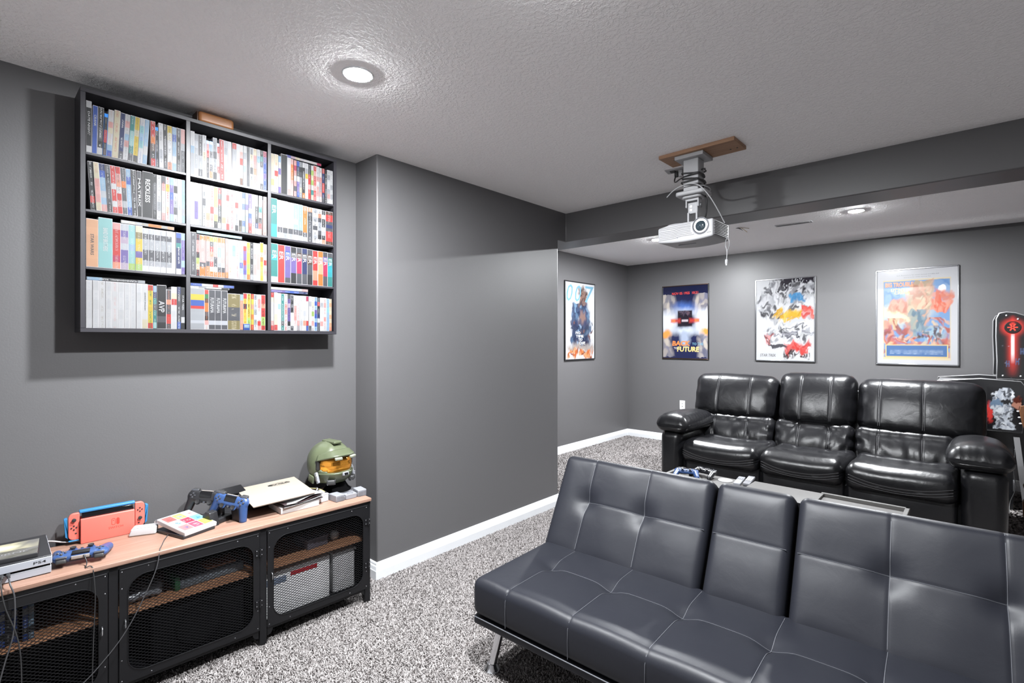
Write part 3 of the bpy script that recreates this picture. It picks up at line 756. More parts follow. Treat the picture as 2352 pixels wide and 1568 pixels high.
def add_case(name, w, h, bands, ink, amt, M_, label, title=None, dep=.130, tk=None, sleeve=None):
    """a closed case or boxed set: shell, printed spine sleeve and, where it can be read, its title"""
    global case_cnt
    case_cnt += 1
    blu = bands[0] == 'U' and h < .175
    shellm = M_caseU if blu else (M_caseC if w > .0155 else (M_caseW if bands.count('W') * 2 > len(bands) else M_caseB))
    sh = MB().bb(-dep, 0, 0, w, 0, h).mesh(name, smooth=False); sh.materials.append(shellm)
    o = bpy.data.objects.new(name, sh); COL.objects.link(o); o.matrix_world = M_
    tag(o, label, 'disc case', 'disc cases on the wall shelf')
    b2 = bands; hh = h - .003; z0 = .0015
    if blu: b2 = bands[1:]; hh = h - .016
    sp = bpy.data.objects.new('spine_sleeve', spine_mesh(w - .0016, hh, .0006, b2, ink, amt, case_cnt)); COL.objects.link(sp)
    sp.parent = o; sp.location = (0, .0008, z0)
    if title and title.strip('~'):
        t = title.replace('~', ' ')
        tw, th_, zc, col = .62 * h, w * .52, .52 * h, ink
        if t == 'ER': tw, th_, zc = .22 * h, w * .60, .70 * h
        if t == 'STAR WARS': tw, zc, col, th_ = .44 * h, .46 * h, 'K', w * .28
        if t == 'BAND OF BROTHERS': tw, zc, th_ = .46 * h, .56 * h, w * .34
        if t == 'FUTURAMA': tw, zc, th_ = .38 * h, .60 * h, w * .55
        if t == 'planet earth': tw, zc, th_ = .40 * h, .44 * h, w * .40
        if t == 'AVP': tw, zc, th_ = .26 * h, .50 * h, w * .62
        if t == 'DATE NIGHT': tw, zc, th_ = .46 * h, .56 * h, w * .42
        if t == 'SISTERS': tw, zc, th_ = .26 * h, .62 * h, w * .36
        if t == 'JOHNNY ENGLISH': tw, zc, th_ = .40 * h, .60 * h, w * .28
        if t == 'CRANK': tw, zc, th_ = .24 * h, .68 * h, w * .45
        if t == 'RECKLESS': tw, zc, th_ = .50 * h, .58 * h, w * .46
        if t == 'STAR TREK': tw, zc, th_ = .36 * h, .62 * h, w * .45
        me = fit_text(t, tw, th_, bold=.0016, name='spine_title')
        tm = mobj('spine_title', me, M_ltr.get(col, M_ltr['W']), sp)
        # reads from top to bottom, facing +x
        tm.matrix_local = Matrix(((0, 0, 1, .0010), (0, 1, 0, w / 2 - .0008), (-1, 0, 0, zc), (0, 0, 0, 1))) if False else \
            Matrix.Translation((.0011, w / 2 - .0008, zc)) @ Matrix(((0, 0, 1, 0), (0, 1, 0, 0), (-1, 0, 0, 0), (0, 0, 0, 1)))
    return o
def cell_floor(r): return BOARDS[r] if r < 3 else SZB + TK
for (c, r), spec in CELLS.items():
    items = []
    for s in spec.split('|'):
        p = s.split()
        if p[1] == '@': items.append((float(p[0]), None)); continue
        items.append((float(p[0]), p[1], float(p[2]) / 1000, float(p[3]), p[4], float(p[5]), p[6] if len(p) > 6 else None))
    y0, y1 = cells[c]; span = y1 - y0 - .004
    tot = sum(i[0] for i in items); k = span / tot; y = y0 + .002; zf = cell_floor(r); n = 0
    extra = 0.0
    for it in items:
        w = it[0] * k
        if it[1] is None: y += w; continue
        n += 1
        _, bands, h, lean, ink, amt, title = it
        la = R(lean)
        M_ = Matrix.Translation((SHX1 - .006 - random.uniform(0, .004), y + .0002, zf + .0006)) @ Matrix.Rotation(-la, 4, 'X')
        if lean > 0: M_ = Matrix.Translation((0, 0, w * math.sin(la))) @ M_
        main = max(set(bands), key=bands.count)
        kind = 'boxed disc set' if it[0] >= 15.5 else ('short disc case' if h < .175 else 'disc case')
        add_case('boxed_disc_set' if it[0] >= 15.5 else 'disc_case', w - .0005, h, bands, ink, amt, M_,
                 f'{CN[main]} {kind}, {ORD[n]} from left, {ROWN[r]} row of {COLN[c]} shelf column', title)
        y += w
# cases laid flat on top of the rows: (column, row, y start, length, bands, z, lean, label)
def laid(c, r, y, L, w, bands, ink, amt, z, label, title=None, tilt=0.0):
    M_ = Matrix.Translation((SHX1 - .010, y, z)) @ Matrix.Rotation(R(tilt), 4, 'X') @ Matrix.Translation((0, 0, w)) @ Matrix.Rotation(R(-90), 4, 'X')
    add_case('disc_case', w, L, bands, ink, amt, M_, label, title)
laid(0, 2, .440, .188, .0135, 'SGOOGQWW'[::1], 'Y', .5, BOARDS[2] + .1925, 'grey and orange disc case lying flat across third row, left column', None, 0)
laid(0, 3, .331, .192, .0135, 'GDKKKDCC', 'W', .7, SZB + TK + .1915, 'black disc case lying flat on white cases, bottom row, left column', 'CANNONBALL~RUN')
laid(1, 2, .715, .192, .0125, 'CACWAC', 'W', .2, BOARDS[2] + .1945, 'pale blue disc case lying flat across third row, middle column')
laid(1, 3, .690, .160, .0085, 'KWWGW', 'K', .5, SZB + TK + .1885, 'thin white disc case lying flat, under a blue one, bottom row')
laid(1, 3, .690, .182, .0130, 'BBWRWWBB', 'W', .4, SZB + TK + .1975, 'blue and red disc case lying flat above bottom row, middle column')
laid(2, 0, 1.118, .190, .0135, 'IWWWQMXB', 'O', .4, BOARDS[0] + .1952, 'white and pink disc case lying flat across top row, right column')
laid(2, 3, 1.041, .192, .0130, 'NNBBBVVV', 'W', .6, SZB + TK + .1935, 'blue disc case lying flat above bottom row, right column')
laid(2, 3, 1.041, .192, .0130, 'PWWWWW', 'G', .3, SZB + TK + .2070, 'white disc case lying flat on a blue one, right column')
# tan leather-look case lying on top of the shelf
M_tan = mat('tan_leather', (0.26, 0.105, 0.036), rough=0.4, spec=0.5, var=.15, var_scale=30, bump=.1, bump_scale=300)
TB = empty('eyeglass_case', (-2.63, .800, SZT), 0, 'small tan leather case lying on top of the disc shelf', 'case')
def tan_fn(P):
    P = P.copy(); P[:, 0] += np.where(P[:, 2] > 0, .006, 0) * 0; P[:, 2] *= 1 - .12 * np.clip(P[:, 0] / .04, -1, 1); return P
MB().rbox((0, 0, .0285), (.085, .150, .056), .014, .02, 4, fn=tan_fn).build('case_body', M_tan, TB, angle=70)
MB().rbox((.0, -.0775, .0285), (.07, .006, .044), .0028).build('end_cap', mat('dark_brown_leather', (.05, .022, .012), rough=.4), TB)
MB().rbox((.01, -.086, .010), (.012, .014, .012), .003).build('white_tab', M_white, TB)
# small blue card box standing in front of the bottom middle row
BX = empty('card_box', (SHX1 - .003, .9255, SZB + TK), 0, 'tiny blue box standing in front of middle bottom row', 'box')
MB().rbox((-.002, 0, .0155), (.004, .030, .030), .001).build('box_body', mat('blue_card', PAL['B'], rough=.4), BX)
MB().rbox((.0004, 0, .018), (.0012, .022, .014), .0004).build('box_picture', mat('blue_card_print', PAL['C'], rough=.4, var=.5, var_scale=90), BX)
# ------------------------------------------------------------------ metal media cabinet
M_metal = mat('black_powder_coat', (0.0055, 0.0055, 0.0065), rough=0.42, spec=0.35, bump=.05, bump_scale=500)
M_rivet = mat('rivet_steel', (0.30, 0.30, 0.32), rough=.3, metal=1.0)
def wood_mat(name, c1, c2, rough=.45, sc=(2.2, 26, 26)):
    m = mat(name, c1, rough=rough)
    nt = m.node_tree; b = nt.nodes['Principled BSDF']
    tc = nt.nodes.new('ShaderNodeTexCoord'); mp = nt.nodes.new('ShaderNodeMapping'); mp.inputs['Scale'].default_value = sc
    n = nt.nodes.new('ShaderNodeTexNoise'); n.inputs['Scale'].default_value = 3.0; n.inputs['Detail'].default_value = 6; n.inputs['Distortion'].default_value = 1.2
    rp = nt.nodes.new('ShaderNodeValToRGB')
    rp.color_ramp.elements[0].position = .32; rp.color_ramp.elements[0].color = (*c2, 1); rp.color_ramp.elements[1].position = .62; rp.color_ramp.elements[1].color = (*c1, 1)
    nt.links.new(tc.outputs['Object'], mp.inputs[0]); nt.links.new(mp.outputs[0], n.inputs['Vector']); nt.links.new(n.outputs['Fac'], rp.inputs[0]); nt.links.new(rp.outputs[0], b.inputs['Base Color'])
    return m
M_top = wood_mat('oak_veneer', (0.285, 0.175, 0.132), (0.215, 0.118, 0.082), .42, (24, 1.6, 24))
M_shelfw = wood_mat('oak_shelf', (0.34, 0.17, 0.09), (0.22, 0.10, 0.05), .5, (24, 1.6, 24))
CAB = empty('media_cabinet', (-2.332, 0.643, 0.0), R(-2.0), 'long black metal media cabinet with mesh doors and wood top', 'cabinet')
PY = [-0.793, -0.266, 0.262, 0.793]; CD = -0.345; CZ = 0.545
Mcab = Matrix.Translation((-2.332, 0.643, 0)) @ Matrix.Rotation(R(-2.0), 4, 'Z')
MB().rbox((CD / 2 + .004, 0, CZ - .0085), (-CD + .012, 1.590, .017), .003, 10, 2).build('wood_top', M_top, CAB)
for i, y in enumerate(PY):
    w = .030; yy = min(max(y, PY[0] + w / 2), PY[3] - w / 2)
    for (xa, xb) in ((-.028, 0.0), (CD, CD + .028)):
        MB().bb(xa, xb, yy - w / 2, yy + w / 2, 0, CZ - .017).build('post', M_metal, CAB, bevel=.002)
for nm, b in (('top_rail', (-.012, 0, PY[0], PY[3], CZ - .034, CZ - .017)), ('back_panel', (CD, CD + .004, PY[0], PY[3], .07, CZ - .017)), ('bottom_pan', (CD, -.012, PY[0], PY[3], .066, .074)),
              ('side_panel', (CD, -.02, PY[0] + .002, PY[0] + .005, .07, CZ - .017)), ('side_panel', (CD, -.02, PY[3] - .005, PY[3] - .002, .07, CZ - .017))):
    MB().bb(*b).build(nm, M_metal, CAB)
for k in range(3):
    a, b = PY[k] + .018, PY[k + 1] - .018
    MB().bb(CD + .01, -.030, a, b, .318, .333).build('inner_shelf', M_shelfw, CAB)
    # lower rail with rounded feet brackets
    poly = [(a, .078), (a, .040)]
    for t in np.linspace(0, 90, 8): poly.append((a + .004 + .020 * math.sin(R(t)), .040 + .024 * (1 - math.cos(R(t)))))
    poly2 = [(b - (p[0] - a), p[1]) for p in reversed(poly)]
    Mr = Matrix(((0, 0, 1, 0), (1, 0, 0, 0), (0, 1, 0, 0), (0, 0, 0, 1)))
    MB().prism(poly + poly2, -.008, -.004, M=Mr).build('lower_rail', M_metal, CAB)

def rrect(y0, y1, z0, z1, r, nc=8):
    pts = []
    for cy, cz, a0 in ((y1 - r, z1 - r, 0), (y0 + r, z1 - r, 90), (y0 + r, z0 + r, 180), (y1 - r, z0 + r, 270)):
        for k in range(nc + 1): a = R(a0 + 90 * k / nc); pts.append((cy + r * math.cos(a), cz + r * math.sin(a)))
    return pts
def door(k, hinge, handle_y):
    y0, y1 = PY[k] + .0165, PY[k + 1] - .0165; z0, z1 = .078, .512
    d = MB(); outer = rrect(y0, y1, z0, z1, .0015); inner = rrect(y0 + .026, y1 - .026, z0 + .030, z1 - .036, .060)
    n = len(outer); V = []; Fc = []
    for x in (.0, .004):
        V += [(x, *p) for p in outer]; V += [(x, *p) for p in inner]
    for i in range(n):
        j = (i + 1) % n
        Fc += [(i, n + i, n + j, j), (2 * n + i, 2 * n + j, 3 * n + j, 3 * n + i), (i, j, 2 * n + j, 2 * n + i), (n + i, 3 * n + i, 3 * n + j, n + j)]
    d.add(V, Fc)
    do = d.build('door', M_metal, CAB, angle=30, bevel=.0008, seg=1)
    # raised lip round the opening and along the top edge
    MB().tube([(.0045, p[0], p[1]) for p in inner], .0016, 5, closed=True).build('opening_lip', M_metal, do)
    MB().cyl((.0045, y0 + .004, z1 - .002), (.0045, y1 - .004, z1 - .002), .0014, n=6).build('top_lip', M_rivet, do)
    # expanded metal: two crossing families of strands clipped to the opening
    ms = MB(); ya, yb, za, zb = y0 + .018, y1 - .018, z0 + .022, z1 - .028
    sl = .58; p = .0200
    for s in (1, -1):
        c = ya - (zb - za) / sl - p
        while c < yb + (zb - za) / sl + p:
            # z = za + s*sl*(y-c)  (s=1) or mirrored
            pts = []
            ylo, yhi = ya, yb
            if s == 1: lo, hi = c, c + (zb - za) / sl
            else: lo, hi = c - (zb - za) / sl, c
            lo, hi = max(lo, ylo), min(hi, yhi)
            if hi - lo > .004:
                f = (lambda y: za + sl * (y - c)) if s == 1 else (lambda y: za + sl * (c - y))
                q0, q1 = Vector((-.0035 - .0012 * s, lo, f(lo))), Vector((-.0035 - .0012 * s, hi, f(hi)))
                ms.cyl(q0, q1, .00105, n=4, caps=False)
            c += p
    tag(ms.build('wire_mesh', M_metal, do, smooth=False, recalc=False), kind='stuff')
    rv = [(y0 + .008, z1 - .012), (y1 - .008, z1 - .012), (y0 + .09, z1 - .012), (y1 - .09, z1 - .012), (y0 + .008, z0 + .012), (y1 - .008, z0 + .012), (y0 + .008, z1 - .075), (y1 - .008, z1 - .075), (y0 + .008, z0 + .09), (y1 - .008, z0 + .09), (y0 + .10, z0 + .010), (y1 - .10, z0 + .010)]
    for (y, z) in rv:
        MB().ell((.004, y, z), (.0012, .0024, .0024), 8, 4).build('rivet', M_rivet, do)
    hy = y1 - .003 if hinge > 0 else y0 + .003
    for z in (.200, .425):
        h = MB(); h.box((.0055, hy, z), (.004, .030, .030)); h.cyl((.009, hy + .004 * hinge, z - .018), (.009, hy + .004 * hinge, z + .018), .0035, n=10)
        ho = h.build('hinge', M_metal, do)
        for dy in (-.010, .011):
            for dz in (-.010, .010): MB().ell((.008, hy + dy, z + dz), (.0012, .0024, .0024), 8, 4).build('screw', M_rivet, ho)
    hd = [(.006 + .012 * abs(math.sin(t)) ** .5 * 1.0, handle_y, .305 + .015 * math.cos(t)) for t in np.linspace(0, math.pi, 12)]
    MB().tube(hd, .0022, 8).build('handle', M_steel, do)
door(0, -1, PY[1] - .034); door(1, 1, PY[1] + .034); door(2, 1, PY[2] + .034)

def onc(x, y, z=CZ):
    """point in cabinet coordinates to the room"""
    return Mcab @ Vector((x, y, z))
# ------------------------------------------------------------------ things inside the cabinet
def cabthing(name, x, y, z, rz, label, cat, group=None):
    p = onc(x, y, z); return empty(name, p, R(-2.0) + rz, label, cat, group)
M_pw = mat('white_card', (0.50, 0.50, 0.51), rough=.5, var=.08, var_scale=12)
M_redc = mat('red_print', (0.36, 0.012, 0.02), rough=.45)
e = cabthing('console_box', -.19, .44, .074, 0, 'big white game console carton behind the right mesh door', 'box')
MB().rbox((0, 0, .105), (.24, .33, .208), .003).build('carton', mat('bright_white_card', (.78, .78, .79), rough=.5), e, angle=30)
MB().rbox((.1205, .035, .178), (.001, .13, .020), .0004).build('red_stripe', M_redc, e)
MB().rbox((.1205, -.10, .165), (.001, .10, .030), .0004).build('picture_print', mat('print_blue_grey', (.16, .20, .28), rough=.5, var=.4, var_scale=60), e)
e = cabthing('white_bin', -.17, .685, .074, 0, 'white plastic bin at right end of the cabinet', 'bin')
MB().rbox((0, 0, .10), (.20, .12, .20), .012, 10, 3).build('bin_body', M_pw, e, angle=50); MB().rbox((0, 0, .203), (.212, .13, .012), .005, 10, 2).build('bin_lid', M_white, e)
e = cabthing('white_ball', -.12, .655, .333, 0, 'small white ball on the upper cabinet shelf', 'ball')
MB().ell((0, 0, .024), (.024, .024, .024), 24, 14).build('ball_body', M_pw, e, angle=80); MB().lathe([(.0243, -.001), (.0246, 0), (.0243, .001)], (0, 0, .024), 24).build('ball_seam', M_thread, e)
e = cabthing('grey_box', -.15, .545, .333, .1, 'flat grey box on shelf behind right mesh door', 'box')
MB().rbox((0, 0, .022), (.13, .11, .044), .003).build('box_body', mat('grey_lilac', (.10, .095, .12), rough=.5), e); MB().rbox((0, 0, .046), (.134, .114, .006), .002).build('box_lid', mat('grey_lilac_lid', (.14, .13, .16), rough=.5), e)
e = cabthing('storage_tray', -.16, .06, .333, .05, 'green and grey patterned tray behind the middle mesh door', 'tray')
MB().rbox((0, .02, .02), (.16, .25, .04), .006, 10, 2).build('tray_body', mat('camo_print', (.10, .12, .14), rough=.5, var=.9, var_scale=45), e)
MB().rbox((0, -.112, .028), (.162, .020, .056), .004).build('tray_end', mat('dark_green', (.01, .08, .03), rough=.4), e)
MB().rbox((.02, .06, .046), (.09, .12, .010), .003).build('tray_insert', mat('copper_insert', (.25, .10, .05), rough=.4), e)
e = cabthing('plastic_bag', -.13, -.165, .333, .2, 'crumpled clear grey bag behind the middle mesh door', 'bag')
MB().rbox((0, 0, .026), (.12, .13, .05), .022, .012, 3, fn=lambda P: P + np.stack([leather_noise(P, .004, 60, s) for s in (1, 2, 3)], 1)).build('bag_body', mat('grey_film', (.16, .17, .19), rough=.25), e, angle=60)
MB().rbox((0, .066, .03), (.05, .016, .02), .006, .008, 2).build('bag_knot', mat('grey_film_knot', (.2, .21, .23), rough=.25), e)
e = cabthing('subwoofer', -.185, .03, .074, 0, 'black subwoofer box low behind the middle mesh door', 'speaker')
MB().rbox((0, 0, .105), (.25, .34, .21), .008, 10, 2).build('speaker_body', M_void, e); MB().lathe([(.085, 0), (.09, .004), (.088, .006), (.06, .002), (.0, -.004)], n=32, M=Matrix.Translation((.126, 0, .11)) @ Matrix.Rotation(R(90), 4, 'Y')).build('speaker_cone', M_void, e)
cc = 'BBUBBNBBWBKBBC'
yy = -.72
for k, ch in enumerate(cc):
    w = .0150; h = .170 if k % 5 else .190
    m_ = Matrix.Translation(onc(-.045 - .006 * (k % 3), yy, .3335)) @ Matrix.Rotation(R(-2), 4, 'Z')
    o = add_case('game_case', w - .0006, h * .8, ch + ('W' if k % 2 else 'G') + ch + ch + 'K' + ch, 'W', .6, m_, f'{CN[ch]} game case, {ORD[k + 1]} from left behind the left mesh door', None, .12)
    o['category'] = 'game case'; o['group'] = 'game cases in the cabinet'; yy += w * 1.75 if k % 4 == 3 else w

# ------------------------------------------------------------------ game controllers
M_cblk = mat('controller_black', (0.014, 0.014, 0.016), rough=.36, bump=.05, bump_scale=700)
M_cblu = mat('controller_blue', (0.026, 0.060, 0.165), rough=.36, bump=.05, bump_scale=700)
M_rub = mat('dark_rubber', (0.020, 0.020, 0.021), rough=.5)
M_gloss = mat('gloss_black', (0.006, 0.006, 0.007), rough=.12)
M_btn = mat('button_grey', (0.05, 0.052, 0.06), rough=.35)
M_lb = mat('light_bar', (0.30, 0.27, 0.25), rough=.25)
def controller_body():
    b = MB()
    b.rbox((0, .004, 0), (.112, .052, .032), .015, 10, 3)
    for s in (-1, 1):
        b.ell((s * .055, .006, -.001), (.028, .030, .0175), 16, 10)
        for t in np.linspace(0, 1, 9):
            b.ell((s * (.058 + .016 * t), .0 - .066 * t, -.002 - .014 * t), (.0205 - .004 * t, .022 - .006 * t, .0195 - .003 * t), 14, 8)
    return fuse(b, .0026, 5, 'controller_body')
ME_CTRL = controller_body()
def make_controller(name, label, m, M_, group='game controllers', cable=False):
    e = empty(name, (0, 0, 0), 0, label, 'game controller', group); e.matrix_world = M_
    body = ME_CTRL.copy(); bo = mobj('controller_shell', body, m, e)
    MB().rbox((0, .015, .0150), (.052, .027, .004), .0016, 10, 2, rot=(R(-4), 0, 0)).build('touchpad', M_gloss, e)
    MB().rbox((0, .0312, .002), (.052, .004, .012), .0016).build('light_bar', M_lb, e)
    MB().rbox((0, .0300, -.004), (.060, .004, .010), .0016).build('front_strip', M_gloss, e)
    for s in (-1, 1):
        st = MB().lathe([(.006, .008), (.005, .017), (.0085, .0185), (.0095, .021), (.0093, .0235), (.006, .0225), (.0, .022)], (s * .0255, -.018, 0), 20).build('thumbstick', M_rub, e)
        MB().lathe([(.0128, .0125), (.0132, .0145), (.0105, .0150), (.0085, .0135)], (s * .0255, -.018, 0), 22).build('stick_ring', m, st)
        MB().rbox((s * .053, .031, .007), (.032, .010, .007), .003, 10, 2).build('shoulder_button', M_btn, e)
        MB().rbox((s * .053, .033, -.006), (.030, .016, .016), .005, 10, 2, rot=(R(25), 0, 0)).build('trigger', M_rub, e)
    for k in range(4):
        a = R(90 * k)
        MB().lathe([(.0042, .012), (.0042, .0185), (.0034, .0193), (0, .0194)], (.054 + .0105 * math.cos(a), .008 + .0105 * math.sin(a), 0), 12).build('face_button', M_btn, e)
        MB().rbox((-.054 + .0085 * math.cos(a), .008 + .0085 * math.sin(a), .0165), (.0075, .0060, .004), .0012, rot=(0, 0, a)).build('direction_key', M_btn, e)
    MB().lathe([(.0045, .012), (.0045, .0160), (0, .0163)], (0, -.019, 0), 14).build('home_button', M_btn, e)
    return e
def frame(p, xax, yax):
    x = Vector(xax).normalized(); y = Vector(yax); y = (y - x * y.dot(x)).normalized(); z = x.cross(y)
    M_ = Matrix.Identity(4)
    for i in range(3): M_[i][0], M_[i][1], M_[i][2], M_[i][3] = x[i], y[i], z[i], p[i]
    return M_
# blue one lying on the cabinet, light bar towards the room
make_controller('game_controller', 'blue game controller lying in front of the red console dock', M_cblu, frame((-2.435, .298, CZ + .0300), (-.22, -1, 0.02), (1, -.22, -.06)))
# two standing in the charger, facing the room
chd = empty('controller_charger', (-2.50, .79, CZ), R(25), 'black charging stand holding a black and a blue controller', 'charger')
MB().rbox((-.045, 0.02, .012), (.13, .20, .024), .006, 10, 2).build('charger_base', M_black, chd)
for dy, dx in ((-.052, -.028), (.045, .03)):
    MB().prism([(.012, 0), (.060, 0), (.046, .062), (.020, .066), (.004, .045)], -.021, .021, M=Matrix.Translation((dx - .005, dy, 0)) @ Matrix.Rotation(R(90), 4, 'X')).build('cradle', M_black, chd, bevel=.004)
MB().rbox((-.035, .125, .028), (.10, .045, .055), .008, 10, 2).build('charger_foot', mat('ribbed_black', (.02, .02, .024), rough=.5, bump=.5, bump_scale=120), chd)
make_controller('game_controller', 'black game controller standing in the charging stand', M_cblk, frame((-2.575, .752, CZ + .100), (.66, .72, -.10), (-.38, .12, 1)))
make_controller('game_controller', 'blue game controller standing in the charging stand', M_cblu, frame((-2.475, .822, CZ + .086), (.74, .62, -.18), (-.36, .14, 1)))

# ------------------------------------------------------------------ console with a game case on it
M_silver = mat('silver_plastic', (0.30, 0.315, 0.35), rough=.4)
PS = empty('game_console', (-2.392, .212, CZ), R(-1.5), 'grey game console with slot at far left of cabinet', 'game console')
MB().bb(-.262, -.004, -.300, .0, .003, .028).build('lower_half', M_silver, PS, bevel=.0015)
MB().bb(-.270, -.012, -.300, -.002, .028, .036).build('slot', M_void, PS)
MB().bb(-.268, 0, -.300, .002, .036, .062).build('upper_half', M_silver, PS, bevel=.0015)
MB().bb(-.267, -.002, -.299, .0, .062, .066).build('top_plate', M_black, PS, bevel=.001)
tm = mobj('logo', fit_text('PS4', .032, .0085, bold=.0005), M_ltr['K'], PS)
tm.matrix_local = Matrix.Translation((.0006, -.030, .049)) @ Matrix(((0, 0, 1, 0), (1, 0, 0, 0), (0, 1, 0, 0), (0, 0, 0, 1)))
for y in (-.108, -.124): MB().rbox((.008, y, .032), (.022, .011, .008), .003, 10, 2).build('usb_plug', M_rub, PS)
def flat_print(name, w, h, fn, nu, nv, m, parent, M_):
    """flat printed sheet: colours computed on a grid"""
    V = [(i / nu * w, j / nv * h, 0) for j in range(nv + 1) for i in range(nu + 1)]
    Fc = [(j * (nu + 1) + i, j * (nu + 1) + i + 1, (j + 1) * (nu + 1) + i + 1, (j + 1) * (nu + 1) + i) for j in range(nv) for i in range(nu)]
    me = bpy.data.meshes.new(name); me.from_pydata(V, [], Fc)
    U, W = np.meshgrid(np.linspace(0, 1, nu + 1), np.linspace(0, 1, nv + 1))
    set_color(me, fn(U, W).reshape(-1, 3))
    o = mobj(name, me, m, parent); o.matrix_local = M_
    return o
M_print = attr_mat('printed_paper', rough=.35, spec=.4)
M_print_g = attr_mat('printed_paper_gloss', rough=.22, spec=.5, coat=.3)
def C(h, k=.6): return np.array(srgb(h)) * k
def blend(img, c, a): a = np.clip(a, 0, 1)[..., None]; return img * (1 - a) + np.array(c) * a
def ellm(U, W, cx, cy, rx, ry, soft=.15): d = np.sqrt(((U - cx) / rx) ** 2 + ((W - cy) / ry) ** 2); return np.clip((1 - d) / soft + .5, 0, 1)
def rectm(U, W, a, b, c, d, s=.01): return np.clip(np.minimum(np.minimum(U - a, b - U), np.minimum(W - c, d - W)) / s + .5, 0, 1)
def fbm(U, W, f, seed):
    r = np.random.default_rng(seed); o = np.zeros_like(U)
    for k in range(8):
        a = r.uniform(0, 6.28); ff = f * (1 + k * .45); o += np.sin((U * math.cos(a) + W * math.sin(a)) * ff + r.uniform(0, 6.28) + .8 * np.sin((U - W) * ff * .6 + k)) / (1 + .35 * k)
    return .5 + .22 * o
def war_print(U, W):
    img = np.ones(U.shape + (3,)) * C('8d8a86', .5)
    img = blend(img, C('d9d2b0', .55), fbm(U, W * .5, 9, 4) * (W > .45)); img = blend(img, C('6a6a5a', .4), fbm(U, W, 14, 8) * (W < .5) * .8)
    img = blend(img, C('eef0d8', .7), ellm(U, W, .45, .72, .25, .14, .9)); return img
gc = empty('game_case', (-2.500, .075, CZ + .0662), R(-6), 'dark disc case with battle cover lying on the grey console', 'game case')
MB().rbox((0, 0, .0075), (.172, .225, .015), .002).build('case_shell', M_caseB, gc)
flat_print('cover_print', .222, .168, war_print, 60, 40, M_print_g, gc, Matrix.Translation((.084, -.111, .0153)) @ Matrix(((0, -1, 0, 0), (1, 0, 0, 0), (0, 0, 1, 0), (0, 0, 0, 1))))
tm = mobj('title', fit_text('BOURNE', .13, .016, bold=.002), M_ltr['W'], gc); tm.matrix_local = Matrix.Translation((.040, .022, .0158)) @ Matrix.Rotation(R(90), 4, 'Z')

# ------------------------------------------------------------------ red console dock with side grips in a blue frame
M_coral = mat('coral_red_plastic', (0.66, 0.135, 0.105), rough=.38)
M_sky = mat('sky_blue_plastic', (0.025, 0.165, 0.36), rough=.38)
SW = empty('console_dock', (-2.648, .321, CZ), R(-3.5) + 0, 'red handheld console dock in a light blue cover by the wall', 'game console')
DW = .176
MB().rbox((0, DW / 2, .050), (.014, DW, .100), .003, 10, 2).build('dock_front', M_coral, SW)
MB().rbox((-.034, DW / 2, .052), (.012, DW, .104), .003, 10, 2).build('dock_back', M_coral, SW)
MB().rbox((-.017, DW / 2, .012), (.03, DW - .004, .022), .002).build('dock_floor', M_coral, SW)
MB().rbox((-.017, DW / 2, .076), (.013, DW - .008, .086), .003).build('tablet', M_gloss, SW)
MB().rbox((-.020, DW / 2, .126), (.026, DW + .006, .010), .003).build('cover_top', M_sky, SW)
for s in (0, 1):
    yc = -.0195 if s == 0 else DW + .0195
    poly = []
    for (cy, cz, a0, r_) in ((1, 1, 0, .018), (-1, 1, 90, .002), (-1, -1, 180, .002), (1, -1, 270, .018)):
        for k in range(7):
            a = R(a0 + 90 * k / 6); poly.append((cy * (.017 - r_) + r_ * math.cos(a), .072 + cz * (.053 - r_) + r_ * math.sin(a)))
    if s == 0: poly = [(-p[0], p[1]) for p in reversed(poly)]
    Mg = Matrix.Translation((-.014, yc, 0)) @ Matrix(((0, 0, 1, 0), (1, 0, 0, 0), (0, 1, 0, 0), (0, 0, 0, 1)))
    g = MB().prism(poly, -.007, .007, M=Mg).build('grip', M_coral, SW, bevel=.002)
    zs, zb = (.100, .068) if s == 0 else (.058, .092)
    MB().lathe([(.0062, 0), (.0056, .004), (.0072, .0055), (.0074, .0075), (.005, .0085), (0, .0085)], n=18, M=Matrix.Translation((-.007, yc, zs)) @ Matrix.Rotation(R(90), 4, 'Y')).build('thumbstick', M_rub, g)
    for k in range(4):
        a = R(90 * k); MB().lathe([(.0030, 0), (.0030, .0016), (0, .0018)], n=10, M=Matrix.Translation((-.007, yc + .0075 * math.cos(a), zb + .0075 * math.sin(a))) @ Matrix.Rotation(R(90), 4, 'Y')).build('button', M_rub, g)
    MB().rbox((-.0065, yc + (.006 if s == 0 else -.004), .045 if s == 0 else .036), (.002, .0055, .005), .0006).build('small_key', M_rub, g)
    bp = [(p[0] * 1.0, p[1]) for p in poly]
    sg = -1 if s == 0 else 1
    MB().prism([(sg * .012, .020), (sg * .026, .034), (sg * .030, .105), (sg * .020, .108), (sg * .016, .020)], -.020, .004, M=Matrix.Translation((-.016, yc, 0)) @ Matrix(((0, 0, 1, 0), (1, 0, 0, 0), (0, 1, 0, 0), (0, 0, 0, 1)))).build('cover_side', M_sky, SW, bevel=.002)
    MB().rbox((-.016, yc, .016), (.022, .034, .006), .0025).build('cover_foot', M_sky, SW)
M_coral2 = mat('coral_red_gloss', (0.56, 0.055, 0.04), rough=.2)
Mlogo = Matrix.Translation((.0072, .112, .066)) @ Matrix(((0, 0, 1, 0), (1, 0, 0, 0), (0, 1, 0, 0), (0, 0, 0, 1)))
lg = MB()
oh = rrect(-.0145, -.001, -.014, .014, .006, 6); ih = rrect(-.0125, -.003, -.0118, .0118, .004, 6); n = len(oh)
lg.add([(p[0], p[1], 0) for p in oh] + [(p[0], p[1], 0) for p in ih], [(i, (i + 1) % n, n + (i + 1) % n, n + i) for i in range(n)], M=Mlogo)
